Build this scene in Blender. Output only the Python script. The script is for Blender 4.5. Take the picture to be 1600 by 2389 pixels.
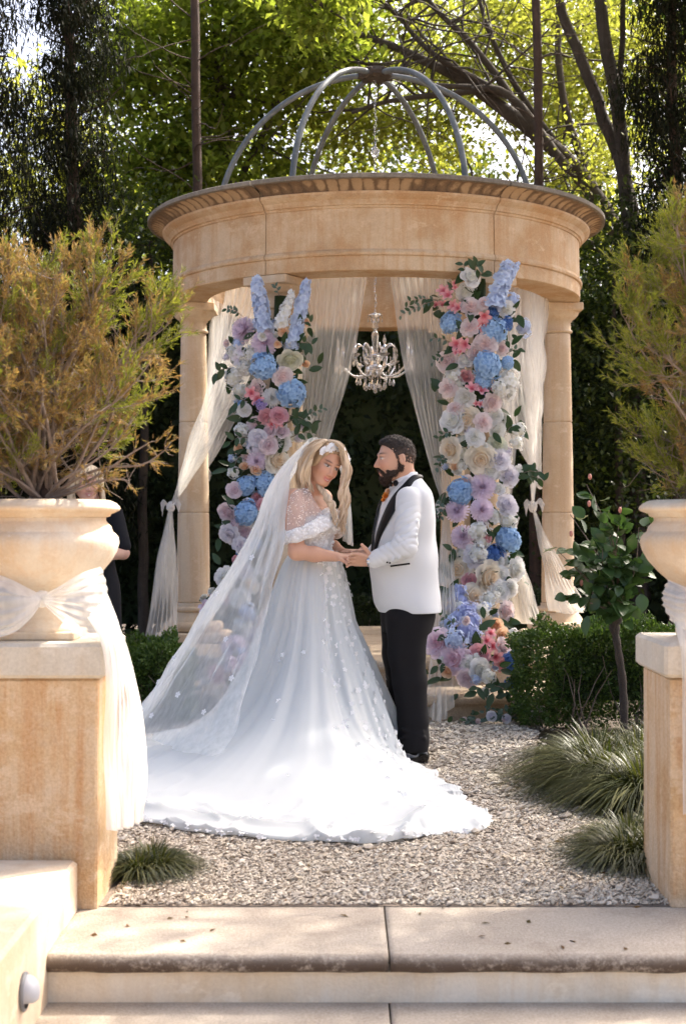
import bpy, math, random
import numpy as np
from mathutils import Vector, Matrix, Quaternion
SC = bpy.context.scene
C = SC.collection
for _o in list(bpy.data.objects):
    bpy.data.objects.remove(_o)
R_ = math.radians
# ---------------------------------------------------------------- camera
CAMZ, FPX, PX0, HY = 1.295, 3450.0, 800.0, 1225.0
cam_d = bpy.data.cameras.new('camera')
cam = bpy.data.objects.new('camera', cam_d)
C.objects.link(cam)
cam.location = (0, 0, CAMZ)
cam.rotation_euler = (R_(90.507), 0, 0)
cam_d.sensor_fit = 'HORIZONTAL'
cam_d.sensor_width = 36
cam_d.lens = 36 * FPX / 1600
cam_d.clip_start = 0.1
cam_d.clip_end = 600
cam_d.dof.use_dof = True
cam_d.dof.focus_distance = 8.3
cam_d.dof.aperture_fstop = 7.0
SC.camera = cam
# ---------------------------------------------------------------- sky, sun, exposure
SUN_AZ, SUN_EL = 47.0, 47.0          # clockwise from +Y, above the horizon
w = bpy.data.worlds.new('World')
SC.world = w
w.use_nodes = True
nt = w.node_tree
nt.nodes.clear()
_sky = nt.nodes.new('ShaderNodeTexSky')
_sky.sky_type = 'NISHITA'
_sky.sun_disc = False
_sky.sun_elevation = R_(SUN_EL)
_sky.sun_rotation = R_(SUN_AZ)
_sky.air_density = 0.62
_sky.dust_density = 6.5
_sky.ozone_density = 0.3
_bg = nt.nodes.new('ShaderNodeBackground')
_bg.inputs[1].default_value = 0.15
_out = nt.nodes.new('ShaderNodeOutputWorld')
nt.links.new(_sky.outputs[0], _bg.inputs[0])
nt.links.new(_bg.outputs[0], _out.inputs[0])
sun_d = bpy.data.lights.new('sun', 'SUN')
sun_d.energy = 3.4
sun_d.angle = R_(0.6)
sun_d.color = (1.0, 0.93, 0.82)
sun = bpy.data.objects.new('sun', sun_d)
C.objects.link(sun)
SDIR = Vector((math.sin(R_(SUN_AZ)) * math.cos(R_(SUN_EL)), math.cos(R_(SUN_AZ)) * math.cos(R_(SUN_EL)), math.sin(R_(SUN_EL))))
sun.rotation_euler = SDIR.to_track_quat('Z', 'Y').to_euler()
sun.location = SDIR * 40
vs = SC.view_settings
vs.view_transform = 'Standard'
vs.look = 'None'
vs.exposure = 1.78
vs.gamma = 1
vs.use_curve_mapping = False
SC.render.engine = 'CYCLES'
cy = SC.cycles
cy.use_denoising = True
cy.max_bounces = 8
cy.diffuse_bounces = 4
cy.glossy_bounces = 3
cy.transmission_bounces = 6
cy.transparent_max_bounces = 24
cy.caustics_reflective = False
cy.caustics_refractive = False
# ---------------------------------------------------------------- helpers
rng = np.random.default_rng(11)
def W(px, py, D):
    """point at depth D that the photograph shows at (px, py); used to read real sizes off the picture"""
    return np.array([(px - PX0) * D / FPX, D, CAMZ - (py - HY) * D / FPX])
def GD(py, z=0.0):
    return FPX * (CAMZ - z) / (py - HY)
def G(px, py, z=0.0):
    return W(px, py, GD(py, z))
_ORG = {}
def org(o):
    return _ORG.get(o.name, np.zeros(3)) if o is not None else np.zeros(3)
def tag(o, label=None, cat=None, group=None, kind=None):
    if label: o['label'] = label
    if cat: o['category'] = cat
    if group: o['group'] = group
    if kind: o['kind'] = kind
    return o
def thing(name, loc, label, cat, group=None, kind=None):
    o = bpy.data.objects.new(name, None)
    C.objects.link(o)
    o.location = loc
    o.empty_display_size = .1
    _ORG[o.name] = np.array(loc, float)
    return tag(o, label, cat, group, kind)
def newmesh(name, V, F, mat, smooth=True, col=None):
    V = np.asarray(V, 'f4').reshape(-1, 3)
    me = bpy.data.meshes.new(name)
    if isinstance(F, np.ndarray):
        F = [F]
    if len(F) and isinstance(F[0], np.ndarray):
        F = [f for f in F if len(f)]
        li = np.concatenate([f.ravel() for f in F]).astype('i4')
        cnt = np.concatenate([np.full(len(f), f.shape[1], 'i4') for f in F])
        st = np.concatenate([[0], np.cumsum(cnt)[:-1]]).astype('i4')
        me.vertices.add(len(V))
        me.vertices.foreach_set('co', V.ravel())
        me.loops.add(len(li))
        me.loops.foreach_set('vertex_index', li)
        me.polygons.add(len(cnt))
        me.polygons.foreach_set('loop_start', st)
        me.update(calc_edges=True)
        me.validate()
    else:
        me.from_pydata([tuple(map(float, v)) for v in V], [], F)
        me.update()
    if len(me.polygons):
        me.polygons.foreach_set('use_smooth', np.full(len(me.polygons), bool(smooth)))
    if col is not None:
        a = me.color_attributes.new('Col', 'FLOAT_COLOR', 'POINT')
        cc = np.ones((len(V), 4), 'f4')
        cc[:, :3] = col
        a.data.foreach_set('color', cc.ravel())
    if mat is not None:
        me.materials.append(mat)
    return me
def part(name, V, F, mat, parent=None, smooth=True, col=None, label=None, kind=None):
    """mesh object from world coordinates, kept relative to its thing's base"""
    o0 = org(parent)
    me = newmesh(name, np.asarray(V, float).reshape(-1, 3) - o0, F, mat, smooth, col)
    o = bpy.data.objects.new(name, me)
    C.objects.link(o)
    o.parent = parent
    _ORG[o.name] = o0
    if label: o['label'] = label
    if kind: o['kind'] = kind
    return o
def inst(name, me, loc, rot, scale, parent):
    o = bpy.data.objects.new(name, me)
    C.objects.link(o)
    o.parent = parent
    o.location = np.asarray(loc, float) - org(parent)
    o.rotation_mode = 'QUATERNION'
    o.rotation_quaternion = rot
    o.scale = (scale,) * 3 if np.isscalar(scale) else scale
    return o
class MB:
    """collects vertices and faces"""
    def __init__(s): s.V = []; s.F = []; s.n = 0
    def add(s, V, F):
        V = np.asarray(V, float).reshape(-1, 3)
        s.V.append(V)
        if isinstance(F, np.ndarray): F = F.tolist()
        s.F += [[i + s.n for i in f] for f in F]
        s.n += len(V)
        return s
    def part(s, name, mat, parent=None, **k):
        return part(name, np.concatenate(s.V), s.F, mat, parent, **k)
def grid_faces(a, b, wrap_a=False, wrap_b=False):
    ia = np.arange(a if wrap_a else a - 1)
    ib = np.arange(b if wrap_b else b - 1)
    A, B = np.meshgrid(ia, ib, indexing='ij')
    A2, B2 = (A + 1) % a, (B + 1) % b
    return np.stack([A * b + B, A2 * b + B, A2 * b + B2, A * b + B2], -1).reshape(-1, 4)
def box(c, s, rz=0.0, bev=0.0):
    x, y, z = np.array(s) / 2.0
    if bev <= 0:
        V = np.array([[i * x, j * y, k * z] for k in (-1, 1) for j in (-1, 1) for i in (-1, 1)])
        F = [[0, 2, 3, 1], [4, 5, 7, 6], [0, 1, 5, 4], [2, 6, 7, 3], [0, 4, 6, 2], [1, 3, 7, 5]]
    else:
        b = bev
        def rect(hx, hy, q):
            return [[sx * (hx - (b if e else 0) * (1 if q else 1)), sy * (hy - (0 if e else b)), 0]
                    for sx, sy, e in ((-1, -1, 0), (-1, -1, 1), (1, -1, 1), (1, -1, 0), (1, 1, 0), (1, 1, 1), (-1, 1, 1), (-1, 1, 0))]
        L = []
        for zz, ins in ((-z, b), (-z + b, 0), (z - b, 0), (z, b)):
            r = np.array(rect(x - ins, y - ins, 0))
            r[:, 2] = zz
            L.append(r)
        V = np.concatenate(L)
        F = grid_faces(4, 8, wrap_b=True)[:, ::-1].tolist() + [list(range(7, -1, -1))[::-1][::-1], list(range(24, 32))]
    if rz:
        cz, sz = math.cos(rz), math.sin(rz)
        V = V @ np.array([[cz, sz, 0], [-sz, cz, 0], [0, 0, 1]])
    return V + np.array(c, float), F
def lathe(prof, segs, c=(0, 0, 0), a0=0.0, a1=None):
    """profile [(r, z)] turned round z; a full turn unless a1 is given"""
    prof = np.array(prof, float)
    full = a1 is None
    th = a0 + (2 * math.pi * np.arange(segs) / segs if full else (a1 - a0) * np.arange(segs + 1) / segs)
    V = np.stack([prof[None, :, 0] * np.cos(th)[:, None], prof[None, :, 0] * np.sin(th)[:, None],
                  np.broadcast_to(prof[None, :, 1], (len(th), len(prof)))], -1)
    return V.reshape(-1, 3) + np.array(c, float), grid_faces(len(th), len(prof), wrap_a=full)
def spline(P, n):
    """Catmull-Rom through P, n samples"""
    P = np.asarray(P, float)
    Q = np.concatenate([[2 * P[0] - P[1]], P, [2 * P[-1] - P[-2]]])
    t = np.linspace(0, len(P) - 1 - 1e-9, n)
    i = t.astype(int)
    u = (t - i)[:, None]
    a, b, c, d = Q[i], Q[i + 1], Q[i + 2], Q[i + 3]
    return .5 * (2 * b + (c - a) * u + (2 * a - 5 * b + 4 * c - d) * u * u + (3 * b - a - 3 * c + d) * u ** 3)
def tube(P, r, k=8, cap=True):
    P = np.asarray(P, float)
    n = len(P)
    r = np.broadcast_to(np.asarray(r, float), (n,))
    T = np.gradient(P, axis=0)
    T /= np.linalg.norm(T, axis=1)[:, None] + 1e-12
    ref = np.array([0, 0, 1.0]) if abs(T[:, 2]).mean() < .8 else np.array([1.0, .2, 0])
    A = np.cross(T, ref)
    A /= np.linalg.norm(A, axis=1)[:, None] + 1e-12
    B = np.cross(T, A)
    th = 2 * math.pi * np.arange(k) / k
    V = P[:, None] + r[:, None, None] * (A[:, None] * np.cos(th)[None, :, None] + B[:, None] * np.sin(th)[None, :, None])
    F = grid_faces(n, k, wrap_b=True).tolist()
    if cap:
        F += [list(range(k))[::-1], [(n - 1) * k + j for j in range(k)]]
    return V.reshape(-1, 3), F
def sphere(c, r, nu=10, nv=6):
    r = np.broadcast_to(np.asarray(r, float), (3,))
    ph = np.linspace(-math.pi / 2, math.pi / 2, nv + 1)
    V, F = lathe(np.stack([np.maximum(np.cos(ph), 1e-4), np.sin(ph)], 1), nu)
    return V * r + np.array(c, float), F
def unit(v):
    v = np.asarray(v, float)
    return v / (np.linalg.norm(v, axis=-1, keepdims=True) + 1e-12)
def vnoise(P, f=1.0, seed=0, octv=3):
    """cheap smooth noise from sums of sines, about -1..1"""
    r = np.random.default_rng(seed)
    P = np.asarray(P, float)
    out = np.zeros(P.shape[:-1])
    amp, tot = 1.0, 0.0
    for o in range(octv):
        for _ in range(4):
            d = unit(r.normal(size=3)) * f * (2 ** o)
            out += amp * np.sin(P @ d * 6.28 + r.uniform(0, 6.28))
        tot += amp * 2.0
        amp *= .55
    return out / tot
def leaves(P, d, L, wd, fold=.25, seed=None, roll=None):
    """folded four-corner leaves at P pointing along d; L, wd length and width per leaf"""
    n = len(P)
    r = np.random.default_rng(seed)
    d = unit(d)
    q = r.normal(size=(n, 3)) if roll is None else np.broadcast_to(roll, (n, 3)) + r.normal(size=(n, 3)) * .35
    s = unit(np.cross(d, q))
    u = np.cross(s, d)
    L = np.broadcast_to(np.asarray(L, float), (n,))[:, None]
    wd = np.broadcast_to(np.asarray(wd, float), (n,))[:, None]
    m = P + d * L * .45
    V = np.stack([P, m + s * wd * .5 + u * wd * fold, P + d * L - u * L * .08, m - s * wd * .5 + u * wd * fold], 1)
    return V.reshape(-1, 3), np.arange(4 * n).reshape(n, 4)
def sphere_pts(n, seed=0):
    r = np.random.default_rng(seed)
    return unit(r.normal(size=(n, 3)))
# ---- signed-distance modelling: smooth unions meshed as one continuous skin
class Sdf:
    def __init__(s, lo, hi, h):
        s.lo = np.array(lo, float); s.h = h
        s.n = np.ceil((np.array(hi, float) - s.lo) / h).astype(int) + 1
        s.d = np.full(s.n, .5, 'f4')
    def sub(s, lo, hi):
        i0 = np.clip(np.floor((np.asarray(lo) - s.lo) / s.h).astype(int), 0, s.n - 2)
        i1 = np.clip(np.ceil((np.asarray(hi) - s.lo) / s.h).astype(int) + 1, 2, s.n)
        i1 = np.maximum(i1, i0 + 2)
        ax = [(s.lo[k] + s.h * np.arange(i0[k], i1[k])).astype('f4') for k in range(3)]
        return tuple(slice(i0[k], i1[k]) for k in range(3)), np.stack(np.meshgrid(*ax, indexing='ij'), -1)
    def put(s, sl, d, k, op):
        a = s.d[sl]
        if op == 'u':
            hh = np.clip(.5 + .5 * (d - a) / k, 0, 1)
            s.d[sl] = d * (1 - hh) + a * hh - k * hh * (1 - hh)
        elif op == 's':
            d = -d
            hh = np.clip(.5 - .5 * (d - a) / k, 0, 1)
            s.d[sl] = d * (1 - hh) + a * hh + k * hh * (1 - hh)
    def ell(s, c, r, R=None, k=.01, op='u'):
        c = np.asarray(c, float)
        r = np.broadcast_to(np.asarray(r, float), (3,))
        m = r.max() + k + 2 * s.h
        sl, P = s.sub(c - m, c + m)
        q = P - c.astype('f4')
        if R is not None: q = q @ np.asarray(R, 'f4').T
        k0 = np.linalg.norm(q / r.astype('f4'), axis=-1)
        k1 = np.linalg.norm(q / (r ** 2).astype('f4'), axis=-1) + 1e-9
        s.put(sl, k0 * (k0 - 1) / k1, k, op)
    def cap(s, a, b, ra, rb, k=.01, op='u', flat=None):
        a = np.asarray(a, float); b = np.asarray(b, float)
        m = max(ra, rb) + k + 2 * s.h
        sl, P = s.sub(np.minimum(a, b) - m, np.maximum(a, b) + m)
        q = P - a.astype('f4')
        ab = (b - a).astype('f4')
        t = np.clip(q @ ab / (ab @ ab + 1e-12), 0, 1)
        v = q - t[..., None] * ab
        if flat is not None:
            ax = unit(flat[0]).astype('f4')
            v = v + (v @ ax)[..., None] * ax * (1 / flat[1] - 1)
        s.put(sl, np.linalg.norm(v, axis=-1) - (ra + (rb - ra) * t), k, op)
    def chain(s, pts, rad, k=.01, **kw):
        for i in range(len(pts) - 1):
            s.cap(pts[i], pts[i + 1], rad[i], rad[i + 1], k, **kw)
    def tower(s, lv, f, k=.01, op='u', wob=None, power=2.0):
        """stack of ellipses: rows (z, cx, cy, a along f, b across)"""
        lv = np.array(sorted(map(tuple, lv)), float)
        f = unit(np.array([f[0], f[1]]))
        m = max(lv[:, 3].max(), lv[:, 4].max()) + .05
        lo = np.array([lv[:, 1].min() - m, lv[:, 2].min() - m, lv[0, 0] - .03])
        hi = np.array([lv[:, 1].max() + m, lv[:, 2].max() + m, lv[-1, 0] + .03])
        sl, P = s.sub(lo, hi)
        z = P[0, 0, :, 2]
        t = np.linspace(0, 1, len(lv)); tt = np.linspace(0, 1, 8 * len(lv))
        S = spline(lv, len(tt))
        S[:, 0] = np.maximum.accumulate(S[:, 0])
        cx, cy, a, b = [np.interp(z, S[:, 0], S[:, j]).astype('f4') for j in (1, 2, 3, 4)]
        X, Y = P[..., 0] - cx, P[..., 1] - cy
        u, v = X * f[0] + Y * f[1], -X * f[1] + Y * f[0]
        e = (np.abs(u / a) ** power + np.abs(v / b) ** power) ** (1 / power)
        d = (e - 1) * np.minimum(a, b)
        if wob is not None: d = d + wob(P)
        d = np.maximum(d, np.maximum(lv[0, 0] - P[..., 2], P[..., 2] - lv[-1, 0]))
        s.put(sl, d.astype('f4'), k, op)
    def mesh(s):
        d = s.d
        sg = d < 0
        n = np.array(d.shape)
        c = [sg[i:n[0] - 1 + i, j:n[1] - 1 + j, k:n[2] - 1 + k] for i in (0, 1) for j in (0, 1) for k in (0, 1)]
        al = c[0].copy(); an = c[0].copy()
        for q in c[1:]:
            al &= q; an |= q
        I = np.argwhere(an & ~al)
        idx = np.full(n - 1, -1, 'i4')
        idx[tuple(I.T)] = np.arange(len(I))
        acc = np.zeros((len(I), 3)); cnt = np.zeros(len(I))
        for ax in range(3):
            o1, o2 = [k for k in range(3) if k != ax]
            for p in (0, 1):
                for q in (0, 1):
                    A = I.copy(); A[:, o1] += p; A[:, o2] += q
                    B = A.copy(); B[:, ax] += 1
                    da = d[tuple(A.T)]; db = d[tuple(B.T)]
                    mk = (da < 0) != (db < 0)
                    t = np.where(mk, da / (da - db + 1e-12), 0)
                    pt = (A - I).astype(float)
                    pt[:, ax] += t
                    acc += pt * mk[:, None]; cnt += mk
        V = s.lo + s.h * (I + acc / np.maximum(cnt, 1)[:, None])
        Fs = []
        for ax in range(3):
            o1, o2 = [(1, 2), (2, 0), (0, 1)][ax]
            sl0 = [slice(None)] * 3; sl1 = [slice(None)] * 3
            sl0[ax] = slice(0, n[ax] - 1); sl1[ax] = slice(1, n[ax])
            a, b = sg[tuple(sl0)], sg[tuple(sl1)]
            E = np.argwhere(a != b)
            E = E[(E[:, o1] > 0) & (E[:, o2] > 0) & (E[:, o1] < n[o1] - 1) & (E[:, o2] < n[o2] - 1)]
            inside = a[tuple(E.T)]
            def g(p, q):
                Q = E.copy(); Q[:, o1] -= p; Q[:, o2] -= q
                return idx[tuple(Q.T)]
            f = np.stack([g(1, 1), g(0, 1), g(0, 0), g(1, 0)], 1)
            f[~inside] = f[~inside][:, ::-1]
            Fs.append(f[(f >= 0).all(1)])
        F = np.concatenate(Fs)
        # light smoothing
        for _ in range(2):
            a = np.zeros_like(V); ct = np.zeros(len(V))
            for i in range(4):
                j = F[:, (i + 1) % 4]
                np.add.at(a, F[:, i], V[j]); np.add.at(ct, F[:, i], 1)
            V = V * .6 + .4 * a / np.maximum(ct, 1)[:, None]
        return V, F
# ---------------------------------------------------------------- materials
def nd(nt, t, ins=None, **kw):
    n = nt.nodes.new('ShaderNode' + t)
    for k, v in kw.items(): setattr(n, k, v)
    for k, v in (ins or {}).items():
        if isinstance(v, bpy.types.NodeSocket): nt.links.new(v, n.inputs[k])
        else: n.inputs[k].default_value = v
    return n
def c4(c): return (*c, 1.0)
def newmat(name):
    m = bpy.data.materials.new(name)
    m.use_nodes = True
    m.node_tree.nodes.clear()
    return m, m.node_tree
def finish(nt, sh):
    o = nt.nodes.new('ShaderNodeOutputMaterial')
    nt.links.new(sh, o.inputs[0])
def pos(nt, sc=(1, 1, 1)):
    g = nd(nt, 'NewGeometry')
    return nd(nt, 'Mapping', {'Vector': g.outputs['Position'], 'Scale': sc}).outputs[0]
def noise(nt, vec, scale, detail=4, rough=.55):
    return nd(nt, 'TexNoise', {'Vector': vec, 'Scale': scale, 'Detail': detail, 'Roughness': rough}).outputs[0]
def ramp(nt, fac, stops):
    n = nd(nt, 'ValToRGB', {'Fac': fac})
    e = n.color_ramp.elements
    while len(e) < len(stops): e.new(.5)
    for q, (p, c) in zip(e, stops):
        q.position = p
        q.color = c4(c) if len(c) == 3 else c
    return n.outputs[0]
def mix(nt, fac, a, b, mode='MIX'):
    n = nd(nt, 'Mix', data_type='RGBA', blend_type=mode)
    for i, v in ((0, fac), (6, a), (7, b)):
        if isinstance(v, bpy.types.NodeSocket): nt.links.new(v, n.inputs[i])
        elif i == 0: n.inputs[0].default_value = v
        else: n.inputs[i].default_value = c4(v)
    return n.outputs[2]
def bump(nt, h, s=.2, d=.01):
    return nd(nt, 'Bump', {'Height': h, 'Strength': s, 'Distance': d}).outputs[0]
def prin(nt, col, rough=.7, normal=None, **ins):
    n = nd(nt, 'BsdfPrincipled')
    d = {'Base Color': col if isinstance(col, bpy.types.NodeSocket) else c4(col), 'Roughness': rough}
    if normal is not None: d['Normal'] = normal
    d.update(ins)
    for k, v in d.items():
        if isinstance(v, bpy.types.NodeSocket): nt.links.new(v, n.inputs[k])
        else: n.inputs[k].default_value = v
    return n.outputs[0]
def BW(v): return ((v, v, v, 1.0))
def stone(name, base, light, warm, streak=.5, spots=.25, bs=.25, rough=.85, grime=None, grime_amt=0.0, scale=1.0):
    m, nt = newmat(name)
    p = pos(nt)
    n1 = noise(nt, p, 2.3 * scale, 6, .6)
    col = ramp(nt, n1, [(.41, base), (.58, light)])
    st = noise(nt, pos(nt, (19 * scale, 19 * scale, 1.3 * scale)), 1.0, 5, .65)
    col = mix(nt, nd(nt, 'Math', {0: ramp(nt, st, [(.46, BW(0)), (.62, BW(1))]), 1: streak}, operation='MULTIPLY').outputs[0], col, warm)
    pt = noise(nt, pos(nt, (1, 1, 1.7)), 5.5 * scale, 7, .7)
    col = mix(nt, nd(nt, 'Math', {0: ramp(nt, pt, [(.56, BW(0)), (.62, BW(1))]), 1: .6}, operation='MULTIPLY').outputs[0], col, tuple(min(1, x * 1.12) for x in light))
    if grime is not None:
        gn = noise(nt, p, 3.1 * scale, 8, .75)
        col = mix(nt, nd(nt, 'Math', {0: ramp(nt, gn, [(.5, BW(0)), (.66, BW(1))]), 1: grime_amt}, operation='MULTIPLY').outputs[0], col, grime)
    fn = noise(nt, p, 90 * scale, 3, .7)
    col = mix(nt, spots, col, ramp(nt, fn, [(.3, tuple(x * .55 for x in base)), (.7, tuple(min(1, x * 1.25) for x in light))]))
    b = bump(nt, nd(nt, 'Math', {0: fn, 1: noise(nt, p, 14 * scale, 5, .65)}, operation='ADD').outputs[0], bs, .012)
    finish(nt, prin(nt, col, rough, b))
    return m
def leafmat(name, cs, trans=.35, rough=.5, spec=.3, hue=None):
    """cs: colours picked per leaf"""
    m, nt = newmat(name)
    g = nd(nt, 'NewGeometry')
    col = ramp(nt, g.outputs['Random Per Island'], [(i / max(1, len(cs) - 1), c) for i, c in enumerate(cs)])
    pr = prin(nt, col, rough, **{'Specular IOR Level': spec})
    tc = mix(nt, 1.0, col, (1.22, 1.3, .72), 'MULTIPLY')
    tr = nd(nt, 'BsdfTranslucent', {'Color': tc}).outputs[0]
    finish(nt, nd(nt, 'MixShader', {0: trans, 1: pr, 2: tr}).outputs[0])
    return m
def cloth(name, c, rough=.8, trans=.0, wv=0.0, sheen=.2):
    m, nt = newmat(name)
    nrm = bump(nt, noise(nt, pos(nt), 400, 2), wv, .001) if wv else None
    ins = {'Specular IOR Level': .25, 'Sheen Weight': sheen}
    pr = prin(nt, c, rough, nrm, **ins)
    if trans:
        pr = nd(nt, 'MixShader', {0: trans, 1: pr, 2: nd(nt, 'BsdfTranslucent', {'Color': c4(c)}).outputs[0]}).outputs[0]
    finish(nt, pr)
    return m
def tulle(name, c, dens=.4, var=.12):
    """net cloth: threads scatter light, holes let it pass; weave a little uneven"""
    m, nt = newmat(name)
    df = nd(nt, 'BsdfDiffuse', {'Color': c4(c)}).outputs[0]
    tl = nd(nt, 'BsdfTranslucent', {'Color': c4(c)}).outputs[0]
    fb = nd(nt, 'MixShader', {0: .45, 1: df, 2: tl}).outputs[0]
    n = noise(nt, pos(nt, (9, 9, 1.5)), 3, 4, .6)
    fac = nd(nt, 'MapRange', {'Value': n, 1: .3, 2: .7, 3: dens - var, 4: dens + var}).outputs[0]
    finish(nt, nd(nt, 'MixShader', {0: fac, 1: nd(nt, 'BsdfTransparent').outputs[0], 2: fb}).outputs[0])
    return m
def vcol(name, rough=.55, sss=0.0, bs=0.0, bscale=60):
    m, nt = newmat(name)
    a = nd(nt, 'VertexColor', layer_name='Col').outputs[0]
    nrm = bump(nt, noise(nt, pos(nt), bscale, 3), bs, .002) if bs else None
    finish(nt, prin(nt, a, rough, nrm, **({'Subsurface Weight': sss, 'Subsurface Radius': (.012, .005, .003), 'Subsurface Scale': 1.0, 'Specular IOR Level': .35})))
    return m
def plain(name, c, rough=.6, metal=0.0, **ins):
    m, nt = newmat(name)
    finish(nt, prin(nt, c, rough, None, **{'Metallic': metal, **ins}))
    return m
def petal(name, c_in, c_out, trans=.38):
    """petal colour runs from the heart to the rim by the mesh's own petal coordinate (vertex colour)"""
    m, nt = newmat(name)
    a = nd(nt, 'VertexColor', layer_name='Col').outputs[0]
    f = nd(nt, 'SeparateColor', {0: a}).outputs[0]
    col = ramp(nt, f, [(.1, c_in), (.75, c_out)])
    g = nd(nt, 'NewGeometry')
    col = mix(nt, .16, col, ramp(nt, g.outputs['Random Per Island'], [(0, tuple(x * .6 for x in c_out)), (1, tuple(min(1, x * 1.2) for x in c_out))]))
    pr = prin(nt, col, .6, **{'Specular IOR Level': .2})
    finish(nt, nd(nt, 'MixShader', {0: trans, 1: pr, 2: nd(nt, 'BsdfTranslucent', {'Color': col}).outputs[0]}).outputs[0])
    return m
M = {}
M['stone'] = stone('sandstone', (.50, .305, .15), (.63, .48, .315), (.48, .235, .085), .45, .2, .3, grime=(.28, .20, .135), grime_amt=.28)
M['stone_col'] = stone('column_stone', (.56, .41, .26), (.66, .53, .38), (.54, .33, .17), .42, .14, .18)
M['stone_ped'] = stone('pedestal_stone', (.53, .33, .15), (.64, .50, .345), (.48, .225, .07), .8, .28, .5, grime=(.42, .36, .29), grime_amt=.45)
M['stone_cap'] = stone('cap_stone', (.52, .46, .37), (.60, .55, .47), (.50, .36, .22), .3, .22, .35)
M['stone_urn'] = stone('urn_stone', (.58, .43, .28), (.66, .57, .45), (.60, .38, .19), .35, .12, .15)
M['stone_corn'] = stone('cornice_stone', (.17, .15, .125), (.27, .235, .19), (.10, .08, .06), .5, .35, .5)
M['stone_step'] = stone('step_stone', (.40, .325, .245), (.50, .425, .34), (.36, .25, .165), .1, .4, .5, grime=(.10, .075, .055), grime_amt=.35)
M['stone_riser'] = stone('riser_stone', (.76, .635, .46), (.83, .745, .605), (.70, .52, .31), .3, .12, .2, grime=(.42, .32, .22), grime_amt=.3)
M['stone_wall'] = stone('wall_stone', (.60, .46, .31), (.68, .58, .45), (.58, .40, .24), .4, .12, .2)
M['floor'] = stone('paving_stone', (.36, .27, .18), (.48, .38, .27), (.28, .19, .12), .2, .35, .4, grime=(.1, .08, .06), grime_amt=.5)
def nosing_mat():
    m, nt = newmat('stained_step_stone')
    p = pos(nt)
    a = nd(nt, 'VertexColor', layer_name='Col').outputs[0]
    f = nd(nt, 'SeparateColor', {0: a}).outputs[0]
    n1 = noise(nt, p, 3.0, 6, .6)
    col = ramp(nt, n1, [(.35, (.40, .33, .255)), (.65, (.52, .45, .37))])
    fn = noise(nt, p, 105, 4, .8)
    col = mix(nt, .5, col, ramp(nt, fn, [(.34, (.22, .17, .125)), (.66, (.66, .58, .48))]))
    big = noise(nt, pos(nt, (1.6, 4, 4)), 2.2, 7, .7)
    m2 = nd(nt, 'Math', {0: f, 1: ramp(nt, nd(nt, 'Math', {0: big, 1: noise(nt, p, 45, 5, .8)}, operation='ADD').outputs[0], [(.80, BW(0)), (1.14, BW(1))])}, operation='MULTIPLY').outputs[0]
    st_ = ramp(nt, noise(nt, p, 4.5, 8, .75), [(.50, BW(0)), (.72, BW(1))])
    col = mix(nt, nd(nt, 'Math', {0: st_, 1: .5}, operation='MULTIPLY').outputs[0], col, (.22, .165, .12))
    col = mix(nt, m2, col, (.105, .072, .05))
    finish(nt, prin(nt, col, .9, bump(nt, fn, .55, .012)))
    return m
M['nosing'] = nosing_mat()
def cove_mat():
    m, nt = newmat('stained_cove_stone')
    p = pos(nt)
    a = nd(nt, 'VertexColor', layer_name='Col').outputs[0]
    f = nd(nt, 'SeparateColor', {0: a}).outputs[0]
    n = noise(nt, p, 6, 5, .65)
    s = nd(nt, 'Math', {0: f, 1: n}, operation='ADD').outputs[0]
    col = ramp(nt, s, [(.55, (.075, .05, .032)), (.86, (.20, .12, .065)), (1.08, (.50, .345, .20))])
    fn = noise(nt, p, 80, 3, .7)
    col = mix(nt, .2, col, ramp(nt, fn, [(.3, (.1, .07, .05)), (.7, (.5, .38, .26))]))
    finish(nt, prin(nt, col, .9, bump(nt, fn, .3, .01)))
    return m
M['cove'] = cove_mat()
M['iron'] = stone('weathered_iron', (.085, .098, .108), (.15, .17, .18), (.06, .06, .06), .3, .25, .15, rough=.55, scale=3)
M['tulle'] = tulle('sheer_drape', (.92, .90, .85), .33, .05)
M['tulle_sash'] = tulle('sash_net', (.92, .91, .89), .64, .08)
M['veil'] = tulle('veil_net', (.90, .92, .915), .47, .08)
M['organza'] = tulle('gown_organza', (.86, .87, .88), .28, .0)
M['sheer'] = tulle('beaded_sheer', (.90, .89, .88), .36, .05)
M['gown'] = cloth('gown_satin', (.65, .675, .665), .62, .10, .1)
def lace_mat():
    m, nt = newmat('lace')
    v = nd(nt, 'TexVoronoi', {'Vector': pos(nt), 'Scale': 70}).outputs[0]
    col = ramp(nt, v, [(.1, (.90, .90, .90)), (.6, (.66, .64, .63))])
    finish(nt, prin(nt, col, .7, bump(nt, v, .8, .006), **{'Sheen Weight': .2}))
    return m
M['lace'] = lace_mat()
M['white_petal'] = cloth('white_applique', (.90, .90, .90), .6, .15)
M['jacket'] = cloth('white_jacket_wool', (.64, .655, .67), .75, 0, .15)
M['black'] = cloth('black_wool', (.007, .0062, .0075), .8, 0, .1, 0)
M['satin'] = cloth('black_satin', (.004, .004, .005), .35, 0, 0, 0)
M['shirt'] = cloth('white_shirt_cotton', (.80, .81, .84), .7, 0, .1)
M['patent'] = plain('black_patent_leather', (.008, .008, .009), .12)
M['navy'] = cloth('black_dress_crepe', (.004, .0045, .008), .8, 0, .1, 0)
M['skin'] = vcol('skin', .5, .12, .06, 220)
M['hair_m'] = vcol('dark_hair', .55, 0, .9, 160)
M['blonde'] = vcol('blonde_hair', .42, 0, .25, 120)
M['bark'] = stone('bark', (.055, .040, .030), (.10, .078, .06), (.03, .02, .015), .6, .4, .9, scale=2.2)
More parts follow.
